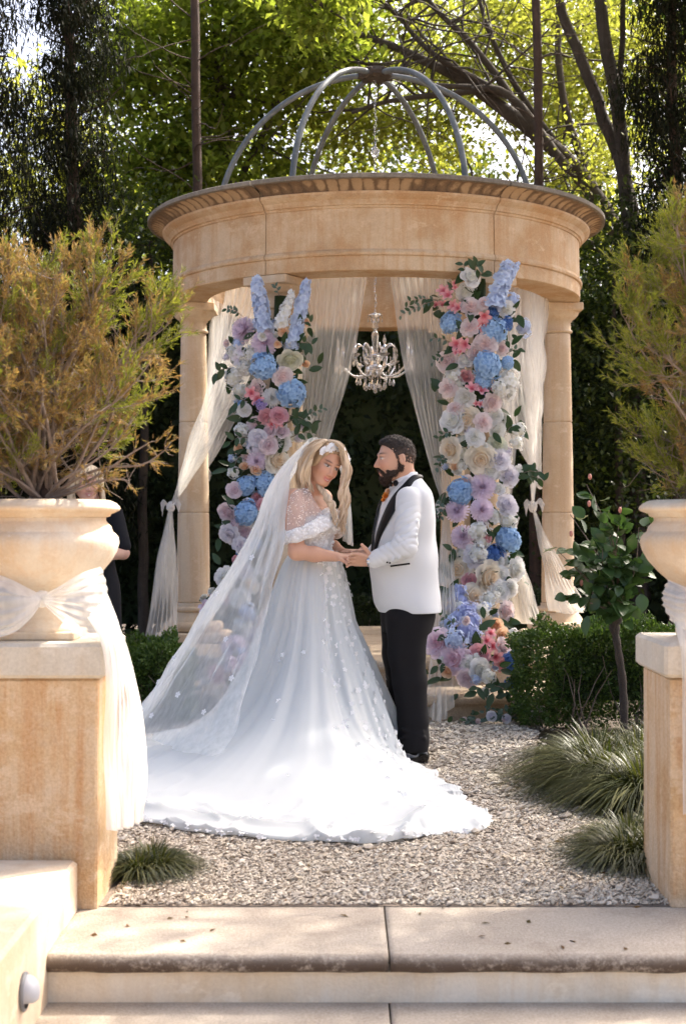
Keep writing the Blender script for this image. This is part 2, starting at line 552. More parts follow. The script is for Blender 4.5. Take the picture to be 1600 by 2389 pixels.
M['bark_red'] = stone('peeling_bark', (.06, .036, .026), (.11, .068, .048), (.03, .018, .013), .6, .4, .9, scale=2.6)
M['twig'] = stone('grey_twig', (.17, .125, .095), (.28, .22, .18), (.20, .11, .06), .5, .3, .5, scale=6)
M['soil'] = stone('soil', (.055, .038, .026), (.11, .08, .055), (.04, .03, .02), .2, .5, .9)
M['wire'] = plain('metal_silver', (.6, .6, .62), .25, 1.0)
# ---------------------------------------------------------------- the setting
def soil_sheet():
    nx, ny = 90, 110
    X = np.concatenate([[-150, -60, -25, -10], np.linspace(-6, 6, nx), [10, 25, 60, 150]])
    Y = np.concatenate([[5.0], np.linspace(5.02, 17, ny), [20, 26, 40, 80, 160, 260]])
    A, B = np.meshgrid(X, Y, indexing='ij')
    P = np.stack([A, B, np.zeros_like(A)], -1)
    z = .012 * vnoise(P, 1.1, 3) - .03
    z += .05 * np.clip((np.abs(A - .2) - 1.6) / 1.0, 0, 1)
    P[..., 2] = np.where((np.abs(A) < 7) & (B < 18), z, .0)
    P[:, 0, 2] = -.75
    return P.reshape(-1, 3), grid_faces(len(X), len(Y))
V, F = soil_sheet()
tag(part('ground', V, F, M['soil']), kind='structure')
# gravel court: packed fines under loose stones
def bed_edge(y):   # right rim of the gravel against the planting
    return np.interp(y, [5.0, 5.35, 5.75, 6.3, 7.0, 8.0, 8.9, 9.7], [1.30, 1.28, 1.10, 1.14, .98, .98, 1.12, 1.25])
gm, nt = newmat('gravel_fines')
_n = noise(nt, pos(nt), 120, 3, .7)
finish(nt, prin(nt, ramp(nt, _n, [(.3, (.13, .10, .075)), (.7, (.36, .29, .23))]), .95, bump(nt, _n, .6, .01)))
yy = np.linspace(5.02, 9.75, 60)
Vg = np.concatenate([np.stack([np.interp(yy, [5, 6, 8, 9.75], [-1.42, -1.5, -1.6, -1.75]), yy, np.full(60, .003)], 1), np.stack([bed_edge(yy) + .05, yy, np.full(60, .003)], 1)])
part('gravel_path', Vg, grid_faces(2, 60)[:, ::-1].copy(), gm)
bpy.data.objects['gravel_path']['kind'] = 'structure'
pm, nt = newmat('gravel_stones')
_g = nd(nt, 'NewGeometry')
_c = ramp(nt, _g.outputs['Random Per Island'], [(0, (.21, .17, .125)), (.25, (.54, .46, .36)), (.5, (.68, .61, .505)), (.75, (.46, .385, .285)), (1, (.78, .72, .62))])
_f = noise(nt, pos(nt), 260, 2)
finish(nt, prin(nt, mix(nt, .25, _c, ramp(nt, _f, [(.3, (.2, .15, .11)), (.7, (.6, .54, .46))])), .85))
def pebbles():
    r = np.random.default_rng(5)
    out = []
    for y0, y1, dens, s0 in ((5.03, 5.7, 11500, .0052), (5.7, 6.6, 9500, .0057), (6.6, 8.0, 6500, .0068), (8.0, 9.66, 4600, .0080)):
        n = int(dens * (y1 - y0) * 3.15)
        p = np.stack([r.uniform(-1.5, 1.65, n), r.uniform(y0, y1, n)], 1)
        keep = (p[:, 0] < bed_edge(p[:, 1]) + r.normal(0, .05, n)) & ((p[:, 0] > -.80) | (p[:, 1] > 5.5))
        under = (p[:, 1] > 6.75) & (p[:, 0] < .05) | (p[:, 1] > 6.45) & (p[:, 1] < 8) & (p[:, 0] < .3)
        p = p[keep & ~(under & (r.uniform(0, 1, n) < .6))]
        out.append(np.column_stack([p, np.full(len(p), s0)]))
    p = np.concatenate(out)
    n = len(p)
    base = unit(np.array([[1, 0, 0], [-.5, .87, .1], [-.5, -.87, -.1], [.3, .4, 1], [.2, -.5, .9], [-.7, 0, .8], [.5, .8, .1], [0, 0, -1]]))
    tri = np.array([[3, 5, 4], [0, 6, 3], [6, 1, 3], [1, 5, 3], [5, 2, 4], [1, 2, 5], [2, 0, 4], [0, 3, 4], [0, 7, 6], [6, 7, 1], [1, 7, 2], [2, 7, 0]])
    V = base[None] * (1 + .22 * r.normal(size=(n, 8, 1)))
    sc = p[:, 2:3] * np.exp(.38 * r.normal(size=(n, 1)))
    V = V * (sc[:, None] * np.stack([1.2 * np.ones(n), np.ones(n), .62 * np.ones(n)], 1)[:, None])
    a = r.uniform(0, 6.28, n); c, s = np.cos(a), np.sin(a)
    x = V[..., 0] * c[:, None] - V[..., 1] * s[:, None]
    y = V[..., 0] * s[:, None] + V[..., 1] * c[:, None]
    z = V[..., 2] + r.uniform(0, .5, n)[:, None] * x * .8
    V = np.stack([x + p[:, 0:1], y + p[:, 1:2], z + .005 + sc * r.uniform(.1, .8, (n, 1))], -1)
    return V.reshape(-1, 3), (tri[None] + 8 * np.arange(n)[:, None, None]).reshape(-1, 3)
V, F = pebbles()
tag(part('gravel', V, F, pm, smooth=False), 'loose beige pea gravel in front of the gazebo steps', 'gravel', kind='stuff')
# ---- garden steps down towards the viewer
steps = thing('garden_steps', (0, 4.5, 0), 'wide stone garden steps with rounded worn nosings', None, kind='structure')
def tread(x0, x1, yf, yb, zt, th=.058):
    r = th / 2
    a = np.linspace(-math.pi / 2, math.pi / 2, 9)
    prof = [(yb, zt - th)] + [(yf + r - r * math.cos(t) * 1.0, zt - r + r * math.sin(t)) for t in a] + [(yb, zt)]
    prof = np.array(prof)
    xs = np.linspace(x0, x1, max(3, int((x1 - x0) / .02)))
    P = np.stack([np.broadcast_to(xs[:, None], (len(xs), len(prof))), np.broadcast_to(prof[None, :, 0], (len(xs), len(prof))),
                  np.broadcast_to(prof[None, :, 1], (len(xs), len(prof)))], -1).copy()
    P[:, 1:-1, 1] += .0035 * vnoise(P[:, 1:-1], 4, 2) ; P[:, 1:-1, 2] += .0022 * vnoise(P[:, 1:-1], 6, 5)
    F = grid_faces(len(xs), len(prof)).tolist()
    m = len(prof)
    F += [list(range(m)), [(len(xs) - 1) * m + i for i in range(m)][::-1]]
    cc = np.zeros((len(xs), m)); cc[:, 1:8] = np.array([1, 1, 1, 1, .95, .75, .35])[None]; cc[:, 8] = .12
    return P.reshape(-1, 3), F, np.repeat(cc.reshape(-1, 1), 3, 1)
XJ = (907 - 800) * 4.5 / FPX
for k, (zt, yf, yb) in enumerate(((0.0, 4.455, 5.05), (-.152, 3.93, 4.50), (-.304, 3.40, 3.98), (-.456, 2.87, 3.45))):
    for x0, x1 in ((-1.3 if k else -.90, XJ - .003), (XJ + .003, 1.55), (1.556, 2.9)):
        V, F, cc = tread(x0, x1, yf, yb, zt)
        part('tread_slab', V, F, M['nosing'], steps, col=cc)
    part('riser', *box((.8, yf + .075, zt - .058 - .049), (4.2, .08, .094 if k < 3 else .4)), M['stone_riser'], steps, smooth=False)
tag(part('lower_path', [[-150, -60, -.62], [150, -60, -.62], [150, 5.01, -.62], [-150, 5.01, -.62]], [[0, 1, 2, 3]], M['stone_step'], smooth=False), kind='structure')
# ---- stair side wall, its lamp
sw = thing('stair_wall', (-1.3, 4.3, -.6), 'low cream rendered wall beside the garden steps, striped with sun', 'wall')
part('wall_body', *box((-1.39, 3.70, -.24), (.996, 2.58, .816), bev=.012), M['stone_wall'], sw, smooth=False)
lw = W(62, 2312, 4.13)
sl = thing('step_light', (-.891, lw[1], lw[2]), 'small grey half-dome lamp fixed to the low cream wall', 'lamp')
def dome_light():
    a = np.linspace(0, math.pi / 2, 8)
    mb = MB()
    V, F = lathe([(.052, 0), (.055, .006), (.052, .011), (.046, .012)], 28)
    V = np.stack([V[:, 2] - .892, V[:, 0] + lw[1], V[:, 1] + lw[2]], 1)
    mb.add(V, F)
    mb.part('back_plate', plain('lamp_plate_grey', (.16, .165, .175), .5), sl)
    V, F = lathe([(.047 * math.cos(t) + .0003, .012 + .036 * math.sin(t)) for t in a], 28)
    V = np.stack([V[:, 2] - .892, V[:, 0] + lw[1], V[:, 1] + lw[2]], 1)
    V[:, 2] = np.maximum(V[:, 2], lw[2] - .022)
    part('hood', V, F, plain('lamp_hood_grey', (.40, .41, .44), .45), sl)
dome_light()
# ---------------------------------------------------------------- gazebo
GC = np.array([.267, 12.1, 0.0])
RCOL = 1.49
gz = thing('gazebo', GC, 'round sandstone garden gazebo with six columns and open iron dome', 'gazebo')
def ring_solid(r0, r1, z0, z1, a0, a1, segs, bev=.012, round_out=0.0):
    if round_out:
        rr = round_out
        arc = [(r1 - rr + rr * math.cos(t), z1 - rr + rr * math.sin(t)) for t in np.linspace(-math.pi / 2, math.pi / 2, 7)]
        prof = [(r0, z0), (r1 - rr - .012, z0), (r1 - rr - .012, z1 - 2 * rr)] + arc + [(r0, z1)]
    else:
        prof = [(r0, z0), (r1, z0), (r1, z1 - bev), (r1 - bev, z1), (r0, z1)]
    prof = prof + [prof[0]]
    V, F = lathe(prof, segs, GC, a0, a1)
    F = F.tolist()
    m = len(prof)
    F += [list(range(m - 1)), [segs * m + i for i in range(m - 1)][::-1]]
    return V, F
ZF = .345
for r0, r1, z0, z1, nseg, off in ((0.02, 1.84, .0, ZF, 10, .13), (1.75, 2.46, -.03, .172, 12, .05)):
    for k in range(nseg):
        a0 = off + 2 * math.pi * k / nseg + .003 / r1
        a1 = off + 2 * math.pi * (k + 1) / nseg - .003 / r1
        if r0 < 1:
            part('floor_slab', *ring_solid(.74, r1, z0, z1, a0, a1, 14, round_out=.035), M['floor'], gz, smooth=False)
        else:
            part('step_slab', *ring_solid(r0, r1, z0, z1, a0, a1, 14, round_out=.035), M['floor'], gz, smooth=False)
V, F = lathe([(.001, 0), (.735, 0), (.735, ZF - .006), (.725, ZF - .001), (.001, ZF - .001)], 40, GC)
part('floor_centre', V, F, M['floor'], gz, smooth=False)
COLA = [R_(a) for a in (-120, -60, 0, 60, 120, 180)]      # angle in the floor plane; -90 faces the steps
def torus_prof(r, z0, z1, n=8):
    h = (z1 - z0) / 2
    return [(r - h + h * math.cos(t), (z0 + z1) / 2 + h * math.sin(t)) for t in np.linspace(-math.pi / 2, math.pi / 2, n)]
for a in COLA:
    c = GC + np.array([math.cos(a), math.sin(a), 0]) * RCOL
    col = part('column', *box((c[0], c[1], ZF + .042), (.56, .56, .082), a, .012), M['stone_col'], gz, smooth=False)
    pr = [(.20, .426)] + torus_prof(.25, .428, .512) + [(.205, .515), (.192, .54), (.172, .565), (.165, .585)] + torus_prof(.172, .588, .632) + [(.142, .636), (.142, .655), (.133, .662)]
    part('column_base', *lathe(pr, 40, (c[0], c[1], 0)), M['stone_col'], col)
    zs = [.662, 1.397, 2.135, 2.862]
    rr = lambda z: .134 - .031 * ((z - .66) / 2.2) ** 1.5
    for z0, z1 in zip(zs[:-1], zs[1:]):
        p = [(rr(z0) - .006, z0 + .0005), (rr(z0), z0 + .006)] + [(rr(z), z) for z in np.linspace(z0 + .02, z1 - .02, 7)] + [(rr(z1), z1 - .006), (rr(z1) - .006, z1 - .0005)]
        part('drum', *lathe(p, 40, (c[0], c[1], 0)), M['stone_col'], col)
    cp = [(.103, 2.862)] + torus_prof(.121, 2.866, 2.888) + [(.108, 2.892), (.106, 2.955), (.116, 2.958), (.118, 2.972), (.13, 2.976), (.148, 2.99), (.166, 3.012), (.174, 3.035)]
    part('capital', *lathe(cp, 40, (c[0], c[1], 0)), M['stone_col'], col)
    part('abacus', *box((c[0], c[1], 3.066), (.368, .368, .062), a, .006), M['stone_col'], col, smooth=False)
ZB = 3.10
ent = None
for k, a in enumerate(COLA):
    a0 = a + .0022; a1 = a + R_(60) - .0022
    prof = [(1.37, ZB), (1.642, ZB), (1.654, ZB + .006), (1.654, 3.205), (1.668, 3.212), (1.672, 3.228), (1.664, 3.244), (1.652, 3.252), (1.650, 3.26), (1.646, 3.545), (1.655, 3.548), (1.660, 3.562),
            (1.672, 3.566), (1.676, 3.578), (1.690, 3.60), (1.714, 3.618), (1.730, 3.634), (1.732, 3.650), (1.700, 3.654), (1.700, 3.70), (1.37, 3.70), (1.37, ZB)]
    V, F = lathe(prof, 40, GC, a0, a1)
    F = F.tolist()
    F += [list(range(len(prof) - 1)), [40 * len(prof) + i for i in range(len(prof) - 1)][::-1]]
    e = part('entablature_block', V, F, M['stone'], gz, smooth=False)
    for p in e.data.polygons: p.use_smooth = False
    # carved cove below the cornice slab: a row of upright flutes
    n = 330
    th = np.linspace(a0 + .001, a1 - .001, n)
    t = np.linspace(0, 1, 9)
    rb = 1.702 + .128 * (1 - np.cos(t * math.pi / 2)) ** .9
    zb = 3.648 + .068 * np.sin(t * math.pi / 2)
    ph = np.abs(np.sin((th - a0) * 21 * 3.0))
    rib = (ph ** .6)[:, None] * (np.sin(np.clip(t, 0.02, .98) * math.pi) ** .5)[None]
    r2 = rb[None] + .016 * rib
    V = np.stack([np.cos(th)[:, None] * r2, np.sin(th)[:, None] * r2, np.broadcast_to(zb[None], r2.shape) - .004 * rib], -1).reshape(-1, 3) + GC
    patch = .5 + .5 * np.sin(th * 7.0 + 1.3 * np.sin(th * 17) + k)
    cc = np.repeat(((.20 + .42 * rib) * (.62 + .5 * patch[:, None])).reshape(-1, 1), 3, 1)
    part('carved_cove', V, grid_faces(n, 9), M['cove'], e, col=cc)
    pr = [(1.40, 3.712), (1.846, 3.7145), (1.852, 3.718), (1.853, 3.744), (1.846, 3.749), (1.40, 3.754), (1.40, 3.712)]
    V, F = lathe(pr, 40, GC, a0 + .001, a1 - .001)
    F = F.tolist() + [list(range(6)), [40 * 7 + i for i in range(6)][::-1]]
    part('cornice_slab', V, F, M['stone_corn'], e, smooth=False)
# iron dome
for a in COLA:
    t = np.linspace(0, math.pi / 2 - .06, 40)
    r = 1.30 * np.cos(t); z = 3.70 + 1.29 * np.sin(t)
    P = np.stack([GC[0] + r * math.cos(a), GC[1] + r * math.sin(a), z], 1)
    part('dome_rib', *tube(P, .0235, 10), M['iron'], gz)
hb = MB().add(*lathe([(.001, 4.955), (.10, 4.955), (.135, 4.97), (.14, 5.0), (.125, 5.03), (.05, 5.04), (.001, 5.04)], 20, GC))
for i in range(6): hb.add(*box(GC + np.array([.11 * math.cos(i + .3), .11 * math.sin(i + .3), 4.99]), (.07, .05, .07), i + .3, .006))
hb.part('dome_hub', M['bark'], gz, smooth=False)
# ---------------------------------------------------------------- chandelier
gm_, nt = newmat('crystal')
finish(nt, prin(nt, (.96, .96, .95), .04, None, **{'Transmission Weight': .75, 'IOR': 1.5, 'Specular IOR Level': .9}))
M['crystal'] = gm_
CH = W(875, 720, 12.1)
chx, chy = CH[0], CH[1]
zc = lambda py: CAMZ - (py - HY) * 12.1 / FPX
cd = thing('chandelier', (chx, chy, zc(921)), 'clear crystal chandelier with candle arms hanging from the iron dome', 'chandelier')
ch = MB()
zt, zb_ = 4.95, zc(722)
nl = 62
for i in range(nl):
    z = zb_ + (zt - zb_) * (i + .5) / nl
    a = np.linspace(0, 2 * math.pi, 9)[:-1]
    d = np.stack([np.cos(a) * .0085 * (i % 2), np.cos(a) * .0085 * (1 - i % 2), np.sin(a) * .019], 1)
    P = np.concatenate([d, d[:1]]) + np.array([chx + .006 * math.sin(i * .9), chy, z])
    ch.add(*tube(P, .0026, 4, False))
ch.part('chain', M['wire'], cd)
part('chain_ball', *lathe([(.001, 0), (.02, .004), (.034, .03), (.036, .05), (.02, .085), (.008, .10), (.005, .13), (.001, .13)], 14, (chx, chy, zc(366))), M['crystal'], cd)
st = [(.001, zc(722)), (.008, zc(722)), (.010, zc(728)), (.058, zc(733)), (.060, zc(735)), (.012, zc(743)), (.016, zc(748)), (.022, zc(752)), (.028, zc(766)), (.014, zc(768)), (.012, zc(771)), (.026, zc(775)), (.030, zc(782)), (.020, zc(816)), (.030, zc(826)),
      (.060, zc(829)), (.062, zc(833)), (.035, zc(842)), (.045, zc(850)), (.070, zc(856)), (.072, zc(862)), (.04, zc(868)), (.02, zc(876)), (.001, zc(880))]
part('stem', *lathe(st, 16, (chx, chy, 0)), M['crystal'], cd, smooth=False)
def drop_mesh(L):
    V, F = lathe([(.0005, 0), (.005, -.18 * L), (.0118, -.62 * L), (.0085, -.9 * L), (.0005, -L)], 7)
    return V, F
def bead(): return sphere((0, 0, 0), .0062, 7, 5)
me_drop = newmesh('drop', *drop_mesh(.055), M['crystal'], smooth=False)
def drops(x, y, ztop, nb, L=1.0):
    b = MB()
    for i in range(nb):
        V, F = bead()
        b.add(V + [x, y, ztop - .0145 * i], F)
    V, F = drop_mesh(.055 * L)
    b.add(V * [L, L, 1] + [x, y, ztop - .0145 * nb + .004], F)
    b.part('crystal_drop', M['crystal'], cd, smooth=False)
NARM = 8
for i in range(NARM):
    a = 2 * math.pi * i / NARM + .22
    ca, sa = math.cos(a), math.sin(a)
    t = np.array([[.03, zc(846)], [.075, zc(874)], [.165, zc(878)], [.24, zc(868)], [.305, zc(850)], [.31, zc(838)]])
    P = spline(np.stack([chx + t[:, 0] * ca, chy + t[:, 0] * sa, t[:, 1]], 1), 22)
    arm = part('arm', *tube(P, .0085, 7), M['crystal'], cd)
    s2 = np.array([[.05, zc(840)], [.095, zc(812)], [.15, zc(804)], [.185, zc(820)], [.165, zc(845)], [.11, zc(852)]])
    P2 = spline(np.stack([chx + s2[:, 0] * ca, chy + s2[:, 0] * sa, s2[:, 1]], 1), 18)
    part('scroll', *tube(P2, .0075, 6), M['crystal'], arm)
    ex, ey = chx + .31 * ca, chy + .31 * sa
    part('drip_pan', *lathe([(.004, zc(842)), (.02, zc(840)), (.044, zc(834)), (.045, zc(833)), (.02, zc(836)), (.004, zc(836))], 14, (ex, ey, 0)), M['crystal'], arm, smooth=False)
    part('candle_tube', *lathe([(.001, zc(836)), (.013, zc(836)), (.013, zc(814)), (.001, zc(814))], 10, (ex, ey, 0)), M['wire'], arm)
    part('bulb', *lathe([(.006, zc(814)), (.013, zc(808)), (.013, zc(802)), (.006, zc(794)), (.001, zc(789))], 10, (ex, ey, 0)), M['crystal'], arm)
    for q in range(3):
        b = a + (q - 1) * .16
        drops(chx + (.31 + .02 * (q % 2)) * math.cos(b) , chy + (.31 + .02 * (q % 2)) * math.sin(b), zc(842), 2 + (q + i) % 3, .9)
    drops(chx + .15 * math.cos(a + .39), chy + .15 * math.sin(a + .39), zc(872), 2 + i % 3, 1.15)
    drops(chx + .085 * math.cos(a), chy + .085 * math.sin(a), zc(876), 3 + i % 2, 1.25)
drops(chx, chy, zc(880), 3, 1.7)
for q in range(6):
    drops(chx + .056 * math.cos(q * 1.047), chy + .056 * math.sin(q * 1.047), zc(735), 2, .6)
# ---------------------------------------------------------------- pedestals, urns, sashes
def pedestal(cx, cy, wd, label):
    t = thing('pedestal', (cx, cy, 0), label, 'pedestal', 'pedestals flanking the steps')
    part('shaft', *box((cx, cy, .385), (wd - .05, wd - .05, .782), 0, .008), M['stone_ped'], t, smooth=False)
    part('cap', *box((cx, cy, .838), (wd, wd, .118), 0, .012), M['stone_cap'], t, smooth=False)
    return t
LU = (-1.055, 5.215); RU = (1.335, 5.235)
pedestal(LU[0], LU[1], .505, 'square sandstone pedestal beside the low cream wall, streaked with orange')
pedestal(RU[0], RU[1], .505, 'square sandstone pedestal behind the arching grass, peach coloured side')
def urn(cx, cy, label, s=1.0):
    t = thing('planter_urn', (cx, cy, .897), label, 'urn', 'planter urns on the pedestals')
    z = lambda v: v
    bowl = [(.03, 1.04), (.075, 1.046), (.115, 1.062), (.165, 1.093), (.205, 1.130), (.238, 1.170), (.257, 1.205), (.264, 1.232), (.261, 1.252), (.250, 1.266), (.243, 1.270), (.240, 1.275), (.236, 1.290), (.222, 1.304), (.217, 1.312), (.218, 1.324)]
    part('bowl', *lathe([(r * s, q) for r, q in bowl], 56, (cx, cy, 0)), M['stone_urn'], t)
    rim = [(.219, 1.322), (.232, 1.326), (.236, 1.335), (.250, 1.340), (.262, 1.345), (.268, 1.352), (.266, 1.360), (.254, 1.372), (.236, 1.381), (.222, 1.384), (.208, 1.380), (.200, 1.36), (.20, 1.30)]
    part('rim', *lathe([(r * s, q) for r, q in rim], 56, (cx, cy, 0)), M['stone_urn'], t)
    foot = [(.125, .925), (.126, .938), (.118, .944), (.112, .946), (.108, .952), (.092, .966), (.075, .985), (.066, 1.005), (.064, 1.02), (.074, 1.024), (.078, 1.032), (.074, 1.042), (.06, 1.046)]
    part('foot', *lathe(foot, 40, (cx, cy, 0)), M['stone_urn'], t)
    part('foot_plinth', *box((cx, cy, .9115), (.262, .262, .028), 0, .004), M['stone_urn'], t, smooth=False)
    part('potting_soil', *lathe([(.001, 1.345), (.1, 1.348), (.199 * s, 1.335)], 30, (cx, cy, 0)), M['soil'], t)
urn(*LU, 'wide sandstone urn holding the sunlit browning shrub', 1.0)
urn(*RU, 'wide sandstone urn holding the tall green-tipped shrub', 1.06)
def sheet(rows, cols, pts, fold=.02, nf=9, seed=0, fold_t=None, axis=(0, -1, 0), rough=.8):
    """cloth from rails: pts[k] are cols of control points along t; k runs across"""
    pts = np.asarray(pts, float)                 # (across, along, 3)
    A = np.stack([spline(p, rows) for p in pts], 0)
    B = np.stack([spline(A[:, i], cols) for i in range(rows)], 1)      # cols, rows, 3
    r = np.random.default_rng(seed)
    s = np.linspace(0, 1, cols)
    t = np.linspace(0, 1, rows)
    ft = np.interp(t, *(fold_t or ([0, 1], [1, 1])))
    ph = r.uniform(0, 6.28, 4)
    wv = np.sin(2 * math.pi * nf * s[:, None] + ph[0] + .8 * np.sin(3 * t[None] + ph[1])) + .5 * np.sin(2 * math.pi * nf * 1.63 * s[:, None] + ph[2] - .6 * t[None]) + .3 * np.sin(2 * math.pi * nf * 2.7 * s[:, None] + ph[3] + 2 * t[None])
    wv = wv * (1 + .9 * vnoise(B, 1.6, seed + 40, 2)) + rough * vnoise(B * [1, 1, .45], 4.0, seed + 41, 2)
    ax = unit(axis)
    B = B + (wv * ft[None] * fold)[..., None] * ax
    side = np.cross(ax, [0, 0, 1.0])
    B = B + (np.cos(2 * math.pi * nf * s[:, None] + ph[3]) * ft[None] * fold * .4)[..., None] * side
    return B.reshape(-1, 3), grid_faces(cols, rows)
def knot(c, r, seed=0):
    d = sphere_pts(1, seed)
    V, F = sphere((0, 0, 0), r, 16, 10)
    V = V * (1 + .16 * vnoise(V / np.max(r), .9, seed)[:, None])
    return V + np.asarray(c), F
ts = thing('tulle_sash', (LU[0], LU[1] - .1, .9), 'sunlit white tulle sash tied round the urn foot, tail over the pedestal', 'sash', 'tulle sashes on the urns')
kn = W(98, 1398, 5.05)
part('knot', *knot(kn, (.035, .022, .03), 3), M['tulle_sash'], ts)
lob = lambda pts: [[W(*q) for q in p] for p in pts]
part('bow_loop', *sheet(40, 40, lob([[(98, 1388, 5.05), (140, 1368, 5.02), (190, 1338, 5.03), (236, 1322, 5.1)],
                                     [(98, 1394, 5.03), (150, 1385, 4.97), (205, 1375, 4.98), (250, 1370, 5.1)],
                                     [(98, 1400, 5.03), (145, 1415, 4.96), (205, 1430, 4.96), (250, 1430, 5.12)],
                                     [(98, 1406, 5.05), (135, 1440, 4.98), (175, 1475, 4.95), (225, 1496, 4.95)]]), .006, 7, 1, ([0, .3, 1], [.5, 1, 1])), M['tulle_sash'], ts)
part('bow_loop', *sheet(36, 36, lob([[(98, 1388, 5.05), (60, 1368, 5.02), (20, 1348, 5.03), (-40, 1330, 5.1)],
                                     [(98, 1396, 5.03), (50, 1392, 4.97), (0, 1386, 4.97), (-60, 1390, 5.1)],
                                     [(98, 1402, 5.03), (60, 1430, 4.97), (15, 1450, 4.97), (-50, 1455, 5.1)],
                                     [(98, 1408, 5.05), (70, 1448, 4.99), (30, 1478, 4.97), (-30, 1492, 5.05)]]), .006, 7, 2, ([0, .3, 1], [.5, 1, 1])), M['tulle_sash'], ts)
part('tail', *sheet(60, 70, lob([[(205, 1440, 4.94), (240, 1500, 4.945), (251, 1600, 4.96), (252, 1780, 4.97), (256, 1936, 4.98)],
                                 [(222, 1420, 4.98), (262, 1505, 5.0), (280, 1620, 5.04), (285, 1790, 5.05), (284, 1932, 5.06)],
                                 [(236, 1408, 5.03), (276, 1510, 5.1), (305, 1640, 5.16), (312, 1800, 5.18), (308, 1925, 5.18)],
                                 [(246, 1385, 5.12), (292, 1515, 5.24), (326, 1650, 5.28), (338, 1800, 5.3), (330, 1915, 5.3)],
                                 [(240, 1370, 5.22), (285, 1520, 5.4), (310, 1650, 5.46), (322, 1800, 5.48), (318, 1910, 5.48)]]), .011, 11, 4, ([0, .25, 1], [.4, 1, 1.1]), (.7, -.7, 0)), M['tulle_sash'], ts)
t2 = thing('tulle_sash', (RU[0] - .1, RU[1] - .12, .9), 'shaded white tulle sash round the urn foot beside the rose standard', 'sash', 'tulle sashes on the urns')
part('bow_loop', *sheet(40, 34, lob([[(1558, 1352, 5.10), (1600, 1370, 5.04), (1640, 1385, 5.02), (1675, 1395, 5.05)],
                                     [(1546, 1385, 5.08), (1590, 1400, 4.98), (1635, 1405, 4.98), (1675, 1400, 5.03)],
                                     [(1548, 1415, 5.08), (1590, 1430, 4.98), (1640, 1425, 4.98), (1675, 1406, 5.03)],
                                     [(1566, 1450, 5.08), (1600, 1470, 4.98), (1640, 1450, 4.98), (1675, 1412, 5.05)]]), .009, 6, 5, ([0, .7, 1], [1, 1, .4])), M['tulle_sash'], t2)
part('knot', *knot(W(1675, 1400, 5.03), (.035, .022, .03), 9), M['tulle_sash'], t2)
part('tail', *sheet(50, 40, lob([[(1570, 1440, 5.05), (1578, 1474, 4.985), (1590, 1560, 4.975), (1592, 1900, 4.97)],
                                 [(1610, 1440, 5.02), (1630, 1476, 4.965), (1640, 1560, 4.955), (1645, 1910, 4.95)],
                                 [(1650, 1430, 5.0), (1680, 1478, 4.96), (1690, 1560, 4.955), (1695, 1905, 4.95)]]), .008, 6, 8), M['tulle_sash'], t2)
# ---------------------------------------------------------------- sheer drapes on the gazebo
def ringpt(adeg, r=1.352, z=3.17):
    a = R_(adeg)
    return GC + np.array([r * math.cos(a), r * math.sin(a), z])
def drape(a0, a1, tie, hem, label, nf=10, sag=.10, seed=0, tiew=.035, dens=M['tulle']):
    """hangs from the beam between two angles, gathered at tie, hem: list of end points (None: stops at the tie)"""
    t = thing('sheer_drape', tie, label, 'drape', 'sheer drapes hung on the gazebo')
    n = 5
    top = [ringpt(a) for a in np.linspace(a0, a1, n)]
    ax = unit(np.cross(top[-1] - top[0], [0, 0, 1.0]))
    sp = unit(top[-1] - top[0])
    P = []
    for i in range(n):
        q = i / (n - 1)
        b = tie + sp * (q - .5) * tiew + ax * .0
        m1 = top[i] * .62 + b * .38 + np.array([0, 0, -sag * .6]) + (b - top[i]) * np.array([-.10, -.10, 0])
        m2 = top[i] * .25 + b * .75 + np.array([0, 0, -sag]) * .5 + (b - top[i]) * np.array([-.06, -.06, 0])
        P.append([top[i], m1, m2, b])
    part('swag', *sheet(56, 150, P, .022, nf, seed, ([0, .55, 1], [1, .8, .18]), ax, .12), dens, t)
    part('tie_knot', *knot(tie, (.035, .03, .045), seed), M['tulle_sash'], t)
    kk = sheet(10, 10, [[tie, tie + [.05, -.03, .07], tie + [.09, -.03, .02]], [tie, tie + [.04, -.05, .02], tie + [.07, -.04, -.05]]], .004, 2, seed)
    part('tie_loop', *kk, M['tulle_sash'], t)
    kk = sheet(10, 10, [[tie, tie + [-.05, -.03, .06], tie + [-.08, -.03, .03]], [tie, tie + [-.04, -.05, .01], tie + [-.06, -.04, -.08]]], .004, 2, seed + 1)
    part('tie_loop', *kk, M['tulle_sash'], t)
    if hem is not None:
        P = []
        for i, h in enumerate(hem):
            q = i / (len(hem) - 1)
            b = tie + sp * (q - .5) * tiew
            h = np.asarray(h)
            P.append([b, b * .7 + h * .3 + (h - b) * np.array([-.05, -.05, 0]), b * .35 + h * .65 + (h - b) * np.array([-.03, -.03, 0]), h])
        part('tail', *sheet(50, 90, P, .02, 7, seed + 3, ([0, .4, 1], [.2, .9, 1]), ax, .12), dens, t)
    return t
drape(-117, -93, W(700, 1195, 10.72), [W(640, 1480, 10.6), W(670, 1490, 10.5), W(705, 1490, 10.6)], 'sheer ivory drape swept behind the bride to the flowered column', 11, seed=1)
drape(-87, -63, W(1040, 1185, 10.66), [W(990, 1655, 9.72), W(1012, 1682, 9.56), W(1040, 1672, 9.56), W(1070, 1612, 9.72), W(1096, 1600, 9.82)], 'sheer ivory drape behind the groom, trailing over the steps', 11, seed=2)
drape(-150, -123, W(398, 1183, 11.93), [W(336, 1496, 11.75), W(360, 1500, 11.7), W(388, 1500, 11.72), W(416, 1492, 11.8)], 'sheer ivory drape tied to the column above the clipped hedge', 9, seed=3)
drape(176, 130, W(470, 1110, 12.42), None, 'sheer ivory drape pulled behind the plain column near the urn shrub', 9, seed=4)
